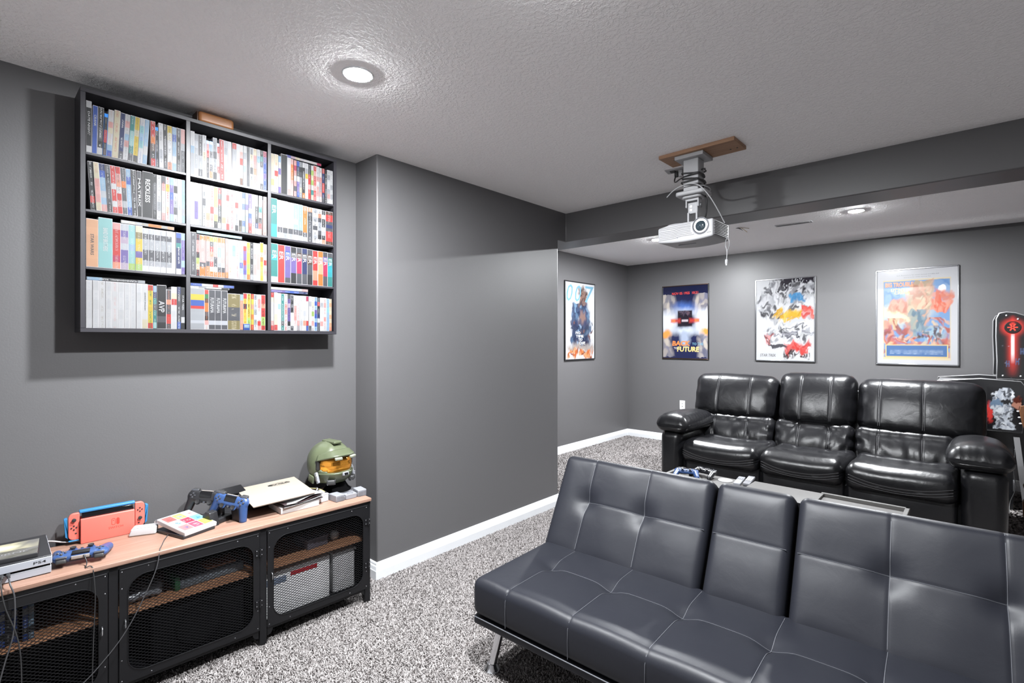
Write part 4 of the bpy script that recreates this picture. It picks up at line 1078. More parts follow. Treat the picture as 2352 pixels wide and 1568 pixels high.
lg.add([(p[0], p[1], 0) for p in rrect(.0015, .0125, -.014, .014, .006, 6)], [tuple(range(28))], M=Mlogo)
lg.add([(-.0078 + .0022 * math.cos(R(30 * k)), .005 + .0022 * math.sin(R(30 * k)), 0) for k in range(12)], [tuple(range(12))], M=Mlogo)
tag(lg.build('logo', M_coral2, SW, recalc=False), kind='stuff')
tm = mobj('wordmark', fit_text('SWITCH', .048, .0085, bold=.001), M_coral2, SW); tm.matrix_local = Matrix.Translation((0, 0, -.024)) @ Mlogo

# white charger brick
AD = empty('power_adapter', (-2.585, .522, CZ), R(-25), 'white power adapter lying beside the red console dock', 'adapter')
MB().rbox((0, 0, .016), (.046, .088, .030), .005, 10, 3, fn=lambda P: P * np.array([1, 1, 1]) + np.stack([0 * P[:, 0], np.where(P[:, 1] < 0, -.008 * (P[:, 2] < 0), 0), 0 * P[:, 0]], 1)).build('adapter_body', M_pw, AD, angle=50)
MB().rbox((.0, -.004, .0325), (.040, .070, .003), .001).build('adapter_lid', M_pw, AD)
for d in (-.007, .007): MB().rbox((-.010 + d, .036, .040), (.0015, .007, .016), .0006).build('prong', M_steel, AD)
# two stacked game cases, the white one with a colourful tiled cover
def tiles(U, W):
    img = np.ones(U.shape + (3,)) * C('cfe6ea', .55)
    cols = ['e9706a', 'f0df72', 'bfe6ea', 'bfe3ef', 'df4a63', '8fd0e2', 'e98a8a', 'e6607a', 'e6e86a']
    for j in range(3):
        for i in range(3):
            img = blend(img, C(cols[j * 3 + i], .55), rectm(U, W, i / 3 + .01, (i + 1) / 3 - .01, 1 - (j + 1) / 3 + .01, 1 - j / 3 - .01, .02))
            img = blend(img, C(['e0434a', '5c8fbf', 'c74a3a', '6f7f8f', 'd83a55', '3f7f9f', '4f6f9f', 'f0d0d0', '5a6a8a'][j * 3 + i], .5), ellm(U, W, i / 3 + .17, 1 - j / 3 - .18, .09, .07, .5) * fbm(U, W, 30, j * 3 + i))
    return img
GA = empty('game_case', (-2.498, .650, CZ), R(17), 'dark blue game case under the white one on the cabinet', 'game case')
MB().rbox((0, 0, .007), (.190, .136, .013), .002).build('case_shell', M_caseB, GA); MB().rbox((0, 0, .0138), (.180, .128, .0006), .0002).build('cover_print', M_ltr['N'], GA)
GB = empty('game_case', (-2.500, .655, CZ + .0145), 0, 'white game case with colourful tiled cover lying near chargers', 'game case')
GB.rotation_euler = (0, R(8), R(18)); GB.location = (-2.500, .655, CZ + .028)
MB().rbox((0, 0, .004), (.192, .140, .020), .004).build('case_shell', M_pw, GB)
flat_print('cover_print', .128, .168, tiles, 48, 60, M_print_g, GB, Matrix.Translation((.082, -.062, .0146)) @ Matrix(((0, -1, 0, 0), (1, 0, 0, 0), (0, 0, 1, 0), (0, 0, 0, 1))))
tm = mobj('badge', fit_text('10', .030, .016, bold=.002), M_ltr['W'], GB); tm.matrix_local = Matrix.Translation((.0, .0, .0152)) @ Matrix.Rotation(R(90), 4, 'Z')

# ------------------------------------------------------------------ black speaker, papers and folder
SB = empty('soundbar_speaker', (-2.625, 1.05, CZ), R(-4), 'black boxy speaker under the cream folder', 'speaker')
MB().rbox((0, 0, .030), (.14, .20, .060), .006, 10, 2).build('speaker_body', M_black, SB)
for k in range(5): MB().lathe([(.006, 0), (.005, .001), (0, .0004)], n=12, M=Matrix.Translation((.0705, -.08 + .04 * k, .018)) @ Matrix.Rotation(R(90), 4, 'Y')).build('port', M_void, SB)
PD = empty('tablet_stand', (-2.655, .880, CZ), R(10), 'slim black slanted pad behind the blue standing controller', 'stand')
MB().rbox((0, 0, .085), (.06, .13, .010), .004, 10, 2, rot=(0, R(25), 0)).build('pad', M_gloss, PD); MB().rbox((-.005, 0, .038), (.03, .05, .076), .004).build('support', M_black, PD)
M_paper = mat('paper', (0.40, 0.40, 0.40), rough=.7, var=.1, var_scale=300, aniso=(1, 1, 60))
BK = empty('paperback_book', (-2.462, 1.105, CZ), R(-2), 'thick white paper book stack under the cream folder', 'book')
MB().rbox((0, 0, .014), (.155, .185, .026), .001).build('page_block', M_paper, BK); MB().rbox((-.001, 0, .0285), (.158, .188, .0022), .0008).build('cover', mat('cover_grey', (.22, .20, .20), rough=.5), BK)
MG = empty('magazine', (-2.458, 1.115, CZ + .0305), R(3), 'curled dark magazine lying on the white book', 'magazine')
for k in range(5):
    MB().grid(lambda u, v, k=k: (-.075 + .155 * u, -.10 + .20 * v, .002 + .005 * k + .010 * (k / 4) * math.sin(v * 5 + k) * u), 10, 16).build('page', (M_paper, mat('page_dark_%d' % k, (.07, .045, .05), rough=.4))[k % 2], MG)
WB = empty('small_white_box', (-2.455, 1.235, CZ), R(-2), 'small white box between the book and the helmet stand', 'box')
MB().rbox((0, 0, .019), (.085, .055, .037), .004, 10, 2).build('box_body', M_pw, WB); MB().rbox((0, 0, .0385), (.087, .057, .004), .0015).build('box_lid', M_white, WB)
FO = empty('cream_folder', (-2.535, 1.045, CZ + .072), R(-3), 'cream cardboard folder with dark oval logo propped over the speaker', 'folder')
FO.rotation_euler = (R(2), R(3), R(-5))
M_cream = mat('cream_card', (0.30, 0.262, 0.215), rough=.6, var=.05, var_scale=20)
MB().rbox((0, 0, .003), (.300, .285, .005), .0015).build('folder_sheet', M_cream, FO)
MB().rbox((0, 0, -.001), (.292, .277, .003), .001).build('inner_sheet', M_paper, FO)
lm = Matrix.Translation((-.085, .045, .0062)) @ Matrix.Rotation(R(90), 4, 'Z')
rg = MB(); rr = [(.052 * math.cos(R(10 * k)), .019 * math.sin(R(10 * k)), 0) for k in range(36)]; rg.tube(rr, .0006, 4, closed=True, M=lm); rg.build('logo_oval', M_ltr['K'], FO)
tm = mobj('logo_letters', fit_text('EVGA', .108, .017, bold=.006), M_ltr['K'], FO); tm.matrix_local = lm

# ------------------------------------------------------------------ display helmet on its stand
M_green = mat('olive_paint', (0.072, 0.085, 0.048), rough=.36, spec=.5, var=.25, var_scale=14)
M_gold = mat('amber_visor', (0.85, 0.36, 0.05), rough=.13, metal=.75)
M_gst = mat('stone_grey_plastic', (0.12, 0.122, 0.135), rough=.5)
M_gst2 = mat('stone_grey_light', (0.20, 0.205, 0.225), rough=.45)
HS = empty('helmet_stand', (-2.455, 1.360, CZ), R(-1), 'grey block display stand under the green helmet', 'stand')
MB().prism([(-.12, -.085), (.075, -.085), (.09, -.04), (.09, .05), (.075, .085), (-.12, .085)], 0, .018).build('stand_base', M_gst, HS, bevel=.003)
for s in (-1, 1):
    fb = MB().prism([(.03, s * .045), (.095, s * .038), (.100, s * .085), (.03, s * .092)][::s], 0, .034).build('foot_block', M_gst2, HS, bevel=.003)
    for k in range(6): MB().box((.0985 + .0014, s * (.043 + .0075 * k), .014), (.002, .004, .024)).build('rib', M_gst, fb)
pl = MB().prism([(.060, -.034), (.097, -.030), (.097, .030), (.060, .034)], 0, .026).build('front_plate', M_gst2, HS, bevel=.003)
MB().tube([(.084 + .010 * math.cos(R(15 * k)) * .9, .017 * math.sin(R(15 * k)), .0268) for k in range(24)], .0010, 4, closed=True).build('plate_mark', M_gst, pl)
MB().lathe([(.075, .018), (.060, .034), (.045, .060), (.0, .060)], (-.06, 0, 0), 28).build('neck_support', M_void, HS)
HM = empty('display_helmet', (-2.540, 1.334, CZ + .030), R(6), 'olive green armoured helmet with amber gold visor at cabinet end', 'helmet')
HM.scale = (.95, .95, .95)
HC = Vector((0, 0, .145))
def dome(th, ph):
    """outer skin: th = heading (0 = front), ph = elevation"""
    r = Vector((math.cos(ph) * math.cos(th), math.cos(ph) * math.sin(th), math.sin(ph)))
    a, b = .132, .118; c = .122 if r.z > 0 else .132
    k = 1.0 / math.sqrt((r.x / a) ** 2 + (r.y / b) ** 2 + (r.z / c) ** 2)
    k *= 1 - .022 * math.cos(6 * th) * math.cos(ph)            # slightly faceted plates
    return HC + r * k
hm = MB(); NT, NP = 72, 44; idx = {}
V = []; Fc = []
for j in range(NP + 1):
    ph = R(-52 + 142 * j / NP)
    for i in range(NT):
        th = 2 * math.pi * i / NT - math.pi
        p = dome(th, ph); V.append(p)
for j in range(NP):
    for i in range(NT):
        th = 2 * math.pi * (i + .5) / NT - math.pi; ph = -52 + 142 * (j + .5) / NP
        A = abs(math.degrees(th))
        top = 24 - 12 * max(0, (A - 40) / 40); bot = -18 + 10 * max(0, (A - 30) / 40)
        if A < 72 and bot < ph < top: continue                  # face opening
        Fc.append((j * NT + i, j * NT + (i + 1) % NT, (j + 1) * NT + (i + 1) % NT, (j + 1) * NT + i))
hm.add(V, Fc); ho = hm.build('helmet_shell', M_green, HM, angle=50, merge=True)
sd = ho.modifiers.new('thick', 'SOLIDIFY'); sd.thickness = .009; sd.offset = -1
def vis(u, v):
    th = R(-74 + 148 * u); ph = R(-24 + 52 * v); p = dome(th, ph) - HC
    bul = 1.0 - .085 + .07 * math.cos(th) * math.cos((v - .45) * 2.6)
    return HC + p * bul
MB().grid(vis, 40, 20).build('visor', M_gold, HM, angle=60)
# peak over the visor
def peak(u, v):
    th = R(-68 + 136 * u); e = 1.015 + .30 * v * math.cos(th * .9) ** 1.2
    p = dome(th, R(26 + 10 * math.cos(th) - 6 * (abs(th) / R(68)) ** 2 - 12 * v)) - HC
    return HC + Vector((p.x * e, p.y * (1.015 + .10 * v), p.z + .012 - .004 * v))
po = MB().grid(peak, 28, 8).build('peak', M_green, HM, angle=50); sd = po.modifiers.new('thick', 'SOLIDIFY'); sd.thickness = .012; sd.offset = -1
for s in (-1, 1): MB().rbox((.150, s * .045, .190), (.016, .040, .013), .003, rot=(0, R(8), s * R(18))).build('peak_pad', mat('pale_olive_%d' % (s + 1), (.22, .235, .18), rough=.4), HM)
MB().rbox((.02, 0, .262), (.12, .05, .016), .006, 10, 2).build('crown_plate', M_green, HM)
# jaw guard with grille, cheek plates
def jaw(u, v):
    th = R(-80 + 160 * u); c = math.cos(th); e = 1.06 + .16 * max(0, c) ** 3 * (1 - .5 * abs(v - .5))
    p = dome(th, R(-50 + 34 * v - 6 * (1 - c))) - HC
    return HC + Vector((p.x * e, p.y * 1.03, p.z))
jo = MB().grid(jaw, 40, 12).build('jaw_guard', M_green, HM, angle=40); sd = jo.modifiers.new('thick', 'SOLIDIFY'); sd.thickness = .010; sd.offset = -1
MB().rbox((.146, 0, .100), (.018, .036, .020), .003, rot=(0, R(-20), 0)).build('chin_panel', M_gst2, HM); MB().rbox((.1545, 0, .101), (.006, .024, .012), .002, rot=(0, R(-20), 0)).build('chin_screen', M_gloss, HM)
for s in (-1, 1):
    gr = MB().rbox((.112, s * .066, .060), (.030, .046, .028), .009, 10, 3, rot=(0, R(-12), s * R(38))).build('vent', M_rub, HM)
    for k in range(5): MB().box((.128 - .006 * k * .8, s * (.052 + .0085 * k), .062), (.004, .003, .026), rot=(0, R(-12), s * R(38))).build('vent_fin', M_gst, gr)
    ck = MB().rbox((.052, s * .112, .085), (.020, .014, .060), .004, rot=(0, R(-24), 0)).build('cheek_strip', M_gst2, HM)
    for k in range(2): MB().ell((.054 + .010 * k, s * .1195, .098 - .022 * k), (.0055, .003, .0055), 12, 6).build('bolt', M_steel, ck)
    MB().rbox((.042, s * .104, .150), (.03, .016, .050), .005).build('side_recess', M_rub, HM)
    MB().rbox((.0, s * .113, .072), (.05, .012, .040), .005, rot=(0, R(15), 0)).build('rear_cheek', M_green, HM)

# ------------------------------------------------------------------ cables on and in front of the cabinet
M_cab = mat('black_cable', (.02, .02, .021), rough=.4); M_cabw = mat('white_cable', (.42, .42, .43), rough=.4); M_cabg = mat('grey_cable', (.045, .045, .048), rough=.35)
def cable(label, pts, r, m, group='loose cables'):
    e = empty('cable', pts[0], 0, label, 'cable', group)
    P = [Vector(p) - Vector(pts[0]) for p in pts]
    MB().tube(P, r, 8, smooth=8).build('cord', m, e, angle=80)
    d = (P[0] - P[1]).normalized(); MB().cyl(P[0] - d * .004, P[0] + d * .006, r * 1.8, r * 1.5, 10).build('strain_relief', M_rub, e)
cable('thin black charging cable looping from the blue lying controller', [(-2.396, .302, CZ + .030), (-2.378, .306, CZ + .012), (-2.350, .300, CZ + .004), (-2.345, .312, CZ + .006), (-2.334, .318, CZ - .01), (-2.322, .322, CZ - .10), (-2.320, .318, CZ - .22), (-2.318, .314, .18), (-2.316, .313, .05), (-2.30, .31, .006)], .0018, M_cab)
cable('grey console cable hanging down the left mesh door', [(-2.368, .104, CZ + .032), (-2.335, .106, CZ + .018), (-2.322, .116, CZ - .03), (-2.320, .113, CZ - .14), (-2.322, .090, .30), (-2.32, .06, .15), (-2.31, .04, .006)], .0024, M_cabg)
cable('black console cable hanging at the far left', [(-2.368, .088, CZ + .032), (-2.338, .085, CZ + .015), (-2.322, .094, CZ - .05), (-2.318, .128, CZ - .20), (-2.316, .132, .10), (-2.30, .13, .006)], .0020, M_cab)
cable('thin black cable crossing the top beside the tiled game case', [(-2.50, .590, CZ + .004), (-2.44, .560, CZ + .0035), (-2.375, .535, CZ + .004), (-2.334, .520, CZ + .003), (-2.318, .505, CZ - .06), (-2.316, .470, .40), (-2.316, .42, .30), (-2.316, .36, .22), (-2.316, .27, .14), (-2.314, .15, .10), (-2.312, .05, .12)], .0018, M_cabg)
cable('black lead behind the black controller', [(-2.600, .735, CZ + .022), (-2.63, .68, CZ + .02), (-2.66, .62, CZ + .008), (-2.68, .54, CZ + .004)], .002, M_cab)
cable('white lead behind the grey console', [(-2.67, .34, CZ + .004), (-2.675, .28, CZ + .012), (-2.685, .22, CZ + .03), (-2.69, .12, CZ + .03)], .0028, M_cabw)
cable('yellow and grey leads coiled on the small white box', [(-2.43, 1.255, CZ + .043), (-2.47, 1.245, CZ + .052), (-2.50, 1.225, CZ + .055), (-2.52, 1.20, CZ + .060)], .002, mat('yellow_cable', (.30, .27, .12), rough=.5))
cable('white plug lead lying on the small white box', [(-2.455, 1.215, CZ + .050), (-2.48, 1.235, CZ + .058), (-2.52, 1.235, CZ + .050), (-2.56, 1.25, CZ + .03)], .003, M_cabw)
# ------------------------------------------------------------------ framed posters (plain stand-in prints in the posters' colours)
M_frB = mat('black_frame', (0.010, 0.010, 0.011), rough=.3); M_frS = mat('silver_frame', (0.32, 0.325, 0.34), rough=.22, metal=1.0); M_frZ = mat('bronze_frame', (0.16, 0.11, 0.09), rough=.25, metal=1.0)
M_poster = attr_mat('poster_print', rough=.16, spec=.5)
def frame_poster(name, label, w, h, M_, fm, fn, texts, fmtop=None):
    """M_ : x along the wall, y up, z out of the wall, origin at the lower left back corner"""
    e = empty(name, (0, 0, 0), 0, label, 'poster', 'framed film posters'); e.matrix_world = M_
    t, d = .013, .020
    MB().bb(t * .6, w - t * .6, t * .6, h - t * .6, .002, .010).build('backing', M_void, e)
    for nm, pol in (('rail', [(0, 0), (w, 0), (w - t, t), (t, t)]), ('rail', [(0, h), (t, h - t), (w - t, h - t), (w, h)]), ('stile', [(0, 0), (t, t), (t, h - t), (0, h)]), ('stile', [(w, 0), (w, h), (w - t, h - t), (w - t, t)])):
        m = MB().prism(pol, .001, d); m.build(nm, (fmtop if (fmtop and nm == 'rail') else fm), e, bevel=.003)
    iw, ih = w - 2 * t + .002, h - 2 * t + .002
    pr = flat_print('print', iw, ih, fn, 140, 210, M_poster, e, Matrix.Translation((t - .001, t - .001, .0125)))
    for (s, cx, cy, tw, th, col, sl, bold) in texts:
        me = fit_text(s, tw * iw, th * ih, bold=bold, name='lettering')
        if sl: me.transform(Matrix(((1, sl, 0, 0), (0, 1, 0, 0), (0, 0, 1, 0), (0, 0, 0, 1))))
        o = mobj('lettering', me, col, pr); o.location = (cx * iw, cy * ih, .0008)
    return e
def ink(n, h, k=.45): return mat('ink_' + n, tuple(C(h, k)), rough=.3)
I_red, I_wht, I_blk, I_sky, I_or, I_gry, I_yel = ink('signal_red', 'f04a3a', .6), ink('poster_white', 'f4f4f6', .48), ink('poster_black', '1a1a1e', .6), ink('sky', '7fb6cf', .42), ink('flame', 'f08a4a', .5), ink('mid_grey', '6a6a70', .5), ink('pale_yellow', 'f2d48a', .48)

def warp(U, W, a, seed, f=9):
    return U + a * (fbm(U, W, f, seed) - .5) + a * .5 * (fbm(U, W, f * 3, seed + 1) - .5), W + a * .7 * (fbm(U, W, f, seed + 2) - .5) + a * .4 * (fbm(U, W, f * 3, seed + 3) - .5)
def strokes(img, U, W, seed, n, cols, mask, size=.03, k=.42):
    """loose brush dabs inside a mask"""
    r = np.random.default_rng(seed)
    for q in range(n):
        for _ in range(60):
            x, y, a = r.uniform(0, 1), r.uniform(0, 1), r.uniform(0, 3.14)
            if mask[int(y * (mask.shape[0] - 1)), int(x * (mask.shape[1] - 1))] > .3: break
        sx_, sy_ = r.uniform(.5, 1.6) * size, r.uniform(.25, .7) * size
        du, dv = U - x, (W - y); p = du * math.cos(a) + dv * math.sin(a); t = -du * math.sin(a) + dv * math.cos(a)
        img = blend(img, C(cols[q % len(cols)], k), np.clip(1.4 - (p / sx_) ** 2 - (t / sy_) ** 2, 0, 1) * mask * .85)
    return img
K_ = .42
def pr0(U0, W0):
    U, W = warp(U0, W0, .09, 1)
    img = np.ones(U.shape + (3,)) * C('eceef2', .36); n = fbm(U, W, 16, 1)
    body = np.clip((.37 - np.abs(U - .50) - .45 * np.clip(W - .58, 0, 1)) * 10, 0, 1) * (W < .76) * np.clip((W - .13) * 9, 0, 1)
    img = blend(img, C('46536f', K_), body); img = strokes(img, U, W, 3, 60, ['2a3450', '5d7896', '39486a', '7d9ab6'], body, .06)
    img = blend(img, C('8a6f68', K_), rectm(U, W, .46, .70, .72, .93, .07)); img = strokes(img, U, W, 5, 40, ['4a4040', '9a7a6c', '6a5852'], rectm(U, W, .44, .72, .70, .95, .06), .035)
    img = blend(img, C('8a6f68', K_), rectm(U, W, .48, .66, .50, .62, .06)); img = blend(img, C('24304c', .36), rectm(U, W, .25, .78, .18, .48, .10) * (.4 + .6 * n))
    img = strokes(img, U, W, 7, 40, ['1f2a46', '3a5070', '8fa6bf', '6a4a4a'], rectm(U, W, .15, .92, .16, .50, .08), .04)
    img = blend(img, C('a89a92', K_), rectm(U, W, .05, .95, .11, .18, .08)); img = strokes(img, U, W, 9, 60, ['c96a3a', 'e08a50', '8a3f28', 'd9a070'], rectm(U, W, .06, .96, .0, .13, .04), .05)
    return img
def pr1(U0, W0):
    U, W = warp(U0, W0, .05, 21)
    img = np.ones(U.shape + (3,)) * C('272c56', .38); img = blend(img, C('151a3a', .35), np.clip((W - .8) * 3, 0, 1))
    side = np.clip((np.abs(U - .5) - .20 - .07 * np.sin(W * 7)) * 9, 0, 1) * (W < .88) * (W > .02)
    img = blend(img, C('8f8c96', K_), side); img = strokes(img, U, W, 23, 60, ['b9b0ac', '6f7086', 'd8cdc0', '8a8aa0'], side, .08)
    img = blend(img, C('eef2fa', .5), ellm(U, W, .08, .50, .22, .13, .9) + ellm(U, W, .94, .50, .20, .15, .9))
    img = blend(img, C('5f86d8', .45), ellm(U, W, .5, .70, .22, .07, 1.4) * .8); img = blend(img, C('e6eefa', .45), ellm(U, W, .5, .38, .30, .05, 1.6) * .9 + .6 * ellm(U, W, .5, .64, .34, .05, 1.6))
    img = blend(img, C('2a2230', .32), rectm(U0, W0, .34, .66, .44, .66, .02)); img = blend(img, C('b83c36', .5), rectm(U0, W0, .18, .40, .495, .545, .04) + rectm(U0, W0, .60, .82, .495, .545, .04)); img = blend(img, C('f0804a', .55), rectm(U0, W0, .20, .28, .505, .535, .03) + rectm(U0, W0, .72, .80, .505, .535, .03))
    img = blend(img, C('c9b9c0', .45), rectm(U0, W0, .43, .57, .505, .535, .01)); img = strokes(img, U, W, 25, 30, ['3a2f3c', '6a5560', '554a5a'], rectm(U, W, .36, .64, .56, .64, .02), .03)
    img = blend(img, C('f0a050', .5), ellm(U, W, .08, .33, .12, .04, .9) + ellm(U, W, .95, .36, .10, .05, .9)); img = blend(img, C('b4c0d8', K_), ellm(U, W, .5, .28, .10, .10, .9))
    return img
def pr2(U0, W0):
    U, W = warp(U0, W0, .10, 31)
    img = np.ones(U.shape + (3,)) * C('e6e7ea', .36); n = fbm(U0, W0, 60, 5)
    img = blend(img, C('2a2630', .36), np.clip((W - .72) * 8, 0, 1) * np.clip((U - .28) * 8, 0, 1) * np.where(n > .74, .25, 1))
    top = rectm(U, W, .05, .98, .50, .97, .05)
    img = strokes(img, U, W, 33, 170, ['cfd0d4', '8a8a90', 'e0e0e4', '3a383c', 'b9babf', 'd8d8dc', '55545a'], top, .055, .40)
    img = strokes(img, U, W, 35, 30, ['4f97c8', '3f7fb0'], rectm(U, W, .60, .86, .72, .80, .03), .05, K_); img = strokes(img, U, W, 37, 60, ['dcae3a', 'c99a30', 'e8c25a'], rectm(U, W, .46, .80, .47, .60, .05) + rectm(U, W, .32, .44, .55, .68, .04), .05, K_)
    img = strokes(img, U, W, 39, 40, ['e06058', 'c94a44', 'e88078'], rectm(U, W, .78, .98, .52, .66, .04), .05, K_)
    for k, (x0, y0, x1, y1, w, c) in enumerate(((.12, .37, .80, .50, .026, 'd0d2d6'), (.30, .35, .78, .45, .014, '45454b'), (.20, .33, .98, .34, .04, '9a9aa2'), (.40, .30, .98, .29, .02, '6a6a72'), (.60, .26, .98, .28, .03, 'd8d8dc'), (.25, .20, .62, .14, .035, '55545a'))):
        dx, dy = x1 - x0, y1 - y0; t = np.clip(((U - x0) * dx + (W - y0) * dy) / (dx * dx + dy * dy), 0, 1); d = np.hypot(U - x0 - t * dx, (W - y0 - t * dy) * 1.4)
        img = blend(img, C(c, .40), np.clip((w - d) / .012, 0, 1))
    img = strokes(img, U, W, 41, 60, ['e4e4e8', '7a7a82', '3a3a40', 'b0b0b6', 'c9caca'], rectm(U, W, .15, .98, .24, .44, .04), .035, .40)
    img = strokes(img, U, W, 43, 60, ['d94f4a', 'e06a66', 'c23f3c'], rectm(U, W, .50, .95, .08, .22, .06), .05, K_); img = strokes(img, U, W, 45, 30, ['e8a0a0', 'd98a8a', '7a4a4a'], rectm(U, W, .12, .32, .20, .34, .04), .04, K_)
    img = strokes(img, U, W, 47, 50, ['2a2226', '4a3f44', 'e8e8ea'], rectm(U, W, .40, .95, .03, .10, .03), .03, .38)
    return img
def pr3(U0, W0):
    U, W = warp(U0, W0, .08, 51); n2 = fbm(U0, W0, 44, 17)
    img = np.ones(U.shape + (3,)) * C('e6e6ea', .37); inn = rectm(U0, W0, .09, .91, .07, .88, .01)
    img = blend(img, C('e8d6b0', .44), rectm(U0, W0, .08, .92, .045, .895, .006)); img = blend(img, C('7fa3d0', .44), inn)
    img = strokes(img, U, W, 53, 60, ['6b94cc', '9ab8dc', '88aad6'], inn * (W0 > .62), .10, .44); img = blend(img, C('eee6c0', .46), ellm(U, W, .36, .54, .32, .10, .9) * inn)
    img = strokes(img, U, W, 55, 150, ['c98a80', 'b06058', 'e0b8a0', 'd8a08c', '9a5a50', 'e8c8a0', 'c86a60'], inn * (W0 < .49), .05, .44)
    img = blend(img, C('f6f6f6', .5), ellm(U, W, .80, .77, .055, .032, .25))
    fig = np.clip((.17 - np.abs(U - .55) - .16 * np.clip(W - .70, 0, 1)) * 12, 0, 1) * (W > .30) * (W < .86)
    img = blend(img, C('d2a994', .44), fig); img = strokes(img, U, W, 57, 120, ['d9b49a', 'c08a74', 'e6cdb0', 'dca890', 'b8a890'], fig * (W > .56), .05, .44); img = strokes(img, U, W, 59, 60, ['7f97a8', '93a8b2', '6a8496', 'a8b0a8'], fig * (W < .57), .05, .42)
    img = strokes(img, U, W, 61, 60, ['e06a50', 'd8806a', 'e8a08a'], rectm(U, W, .68, .92, .56, .74, .05) * (W > .56 + .0 * U), .05, .46); img = strokes(img, U, W, 63, 40, ['d89a86', 'e0b09c', 'c88a78'], rectm(U, W, .16, .42, .56, .68, .05), .05, .44)
    img = strokes(img, U, W, 65, 40, ['b8d0dc', '9fbccc', '6f8fbf', '5a4a4a'], rectm(U, W, .50, .84, .21, .36, .04), .04, .44)
    img = blend(img, C('e6cf94', .44), rectm(U0, W0, .11, .89, .065, .205, .006)); img = blend(img, C('5a7fb4', .40), rectm(U0, W0, .125, .875, .08, .195, .006)); img = blend(img, C('c2d2e6', .42), rectm(U0, W0, .17, .83, .105, .15, .01) * np.where(np.sin(W0 * 420) > -.2, n2, .1))
    return img
def wallM(x, y, z, xax): 
    X = Vector(xax); Z = X.cross(Vector((0, 0, 1))); M_ = Matrix.Identity(4)
    for i in range(3): M_[i][0] = X[i]; M_[i][1] = (0, 0, 1)[i]; M_[i][2] = Z[i]; M_[i][3] = (x, y, z)[i]
    return M_
frame_poster('film_poster', 'narrow black framed poster with a suited figure on the side wall', .662, .975, wallM(XA, 4.883, 1.120, (0, 1, 0)), M_frB, pr0,
    [('0', .14, .86, .20, .22, I_sky, .25, .0), ('0', .42, .86, .20, .22, I_sky, .25, .0), ('7', .80, .86, .30, .22, I_sky, .15, .0), ('NO', .42, .345, .16, .034, I_wht, 0, .002), ('TIME', .48, .300, .26, .034, I_wht, 0, .002), ('TO', .50, .255, .14, .034, I_wht, 0, .002), ('DIE', .57, .210, .20, .034, I_wht, 0, .002)])
frame_poster('film_poster', 'dark blue framed poster with red lights and glowing white streaks', .632, .978, wallM(-3.047, YW, 1.117, (1, 0, 0)), M_frB, pr1,
    [('NOV 05 1955  10:21', .50, .900, .58, .036, I_red, 0, .001), ('BACK', .42, .205, .40, .070, I_or, .08, .004), ('TO THE', .78, .198, .24, .034, I_sky, 0, .002), ('TO', .29, .138, .08, .03, I_wht, 0, .001), ('FUTURE', .57, .125, .48, .070, I_yel, .08, .004)], fmtop=M_frZ)
frame_poster('film_poster', 'silver framed poster of grey portraits with yellow, blue and red', .632, .968, wallM(-1.862, YW, 1.119, (1, 0, 0)), M_frS, pr2,
    [('STAR TREK', .215, .062, .28, .034, I_blk, .12, .0)])
frame_poster('film_poster', 'pale framed poster with a colourful painted scene and blue base', .652, .974, wallM(-.684, YW, 1.117, (1, 0, 0)), M_frS, pr3,
    [("Jack Burton's in for some serious trouble and", .52, .940, .52, .014, I_gry, 0, 0), ("you're in for some serious fun.", .52, .918, .34, .012, I_gry, 0, 0), ('BIG TROUBLE', .29, .845, .36, .050, I_or, 0, .004), ('IN', .26, .805, .04, .012, I_yel, 0, 0), ('LITTLE', .27, .788, .17, .028, I_yel, .1, .003), ('CHINA', .33, .757, .20, .030, I_yel, .1, .003)])

# ------------------------------------------------------------------ projector on its ceiling mount
M_pwhite = mat('projector_white', (0.34, 0.34, 0.35), rough=.5)
M_pine = wood_mat('pine_board', (0.34, 0.195, 0.115), (0.24, 0.125, 0.065), .55, (1.6, 22, 22))
MP = empty('mounting_board', (-1.098, 2.80, H), R(-1), 'oak coloured board screwed to the ceiling above the projector', 'board')
MB().bb(-.212, .212, -.092, .092, -.020, 0).build('board', M_pine, MP, bevel=.002)
for x in (-.15, .15, .185):
    MB().lathe([(.005, -.0215), (.004, -.020)], (x, .03 if x > 0 else -.02, 0), 10).build('screw', M_rub, MP)
PM = empty('projector_mount', (-1.143, 2.803, H - .020), 0, 'white square ceiling column mount holding the projector', 'mount')
def pmb(nm, *b, bev=.004): return MB().bb(*b).build(nm, M_pwhite, PM, bevel=bev)
pmb('top_flange', -.082, .082, -.075, .075, -.022, 0); pmb('column', -.043, .043, -.043, .043, -.205, -.022)
MB().prism(rrect(-.083, .083, -.068, .068, .022, 5), -.226, -.203).build('bottom_flange', M_pwhite, PM, bevel=.006)
MB().prism(rrect(-.055, .055, -.045, .045, .022, 5), -.240, -.226).build('lower_collar', M_pwhite, PM, bevel=.005)
for s in (-1, 1):
    pmb('yoke_plate', s * .034 - .004, s * .034 + .004, -.024, .024, -.290, -.240, bev=.002)
    lo = pmb('lower_fork', s * .024 - .005, s * .024 + .005, -.020, .020, -.378, -.318, bev=.002)
    MB().cyl((s * .034, 0, -.278), (s * .044, 0, -.278), .009, n=16).build('pivot_bolt', M_steel, PM)
pmb('yoke_bridge', -.036, .036, -.022, .022, -.254, -.240, bev=.002); pmb('swivel_block', -.028, .028, -.014, .014, -.325, -.262, bev=.004)
for z in (-.285, -.305): MB().cyl((-.008, -.0145, z), (-.008, -.017, z), .006, n=14).build('screw', M_steel, PM)
pmb('spider_plate', -.045, .045, -.045, .045, -.386, -.376, bev=.002)
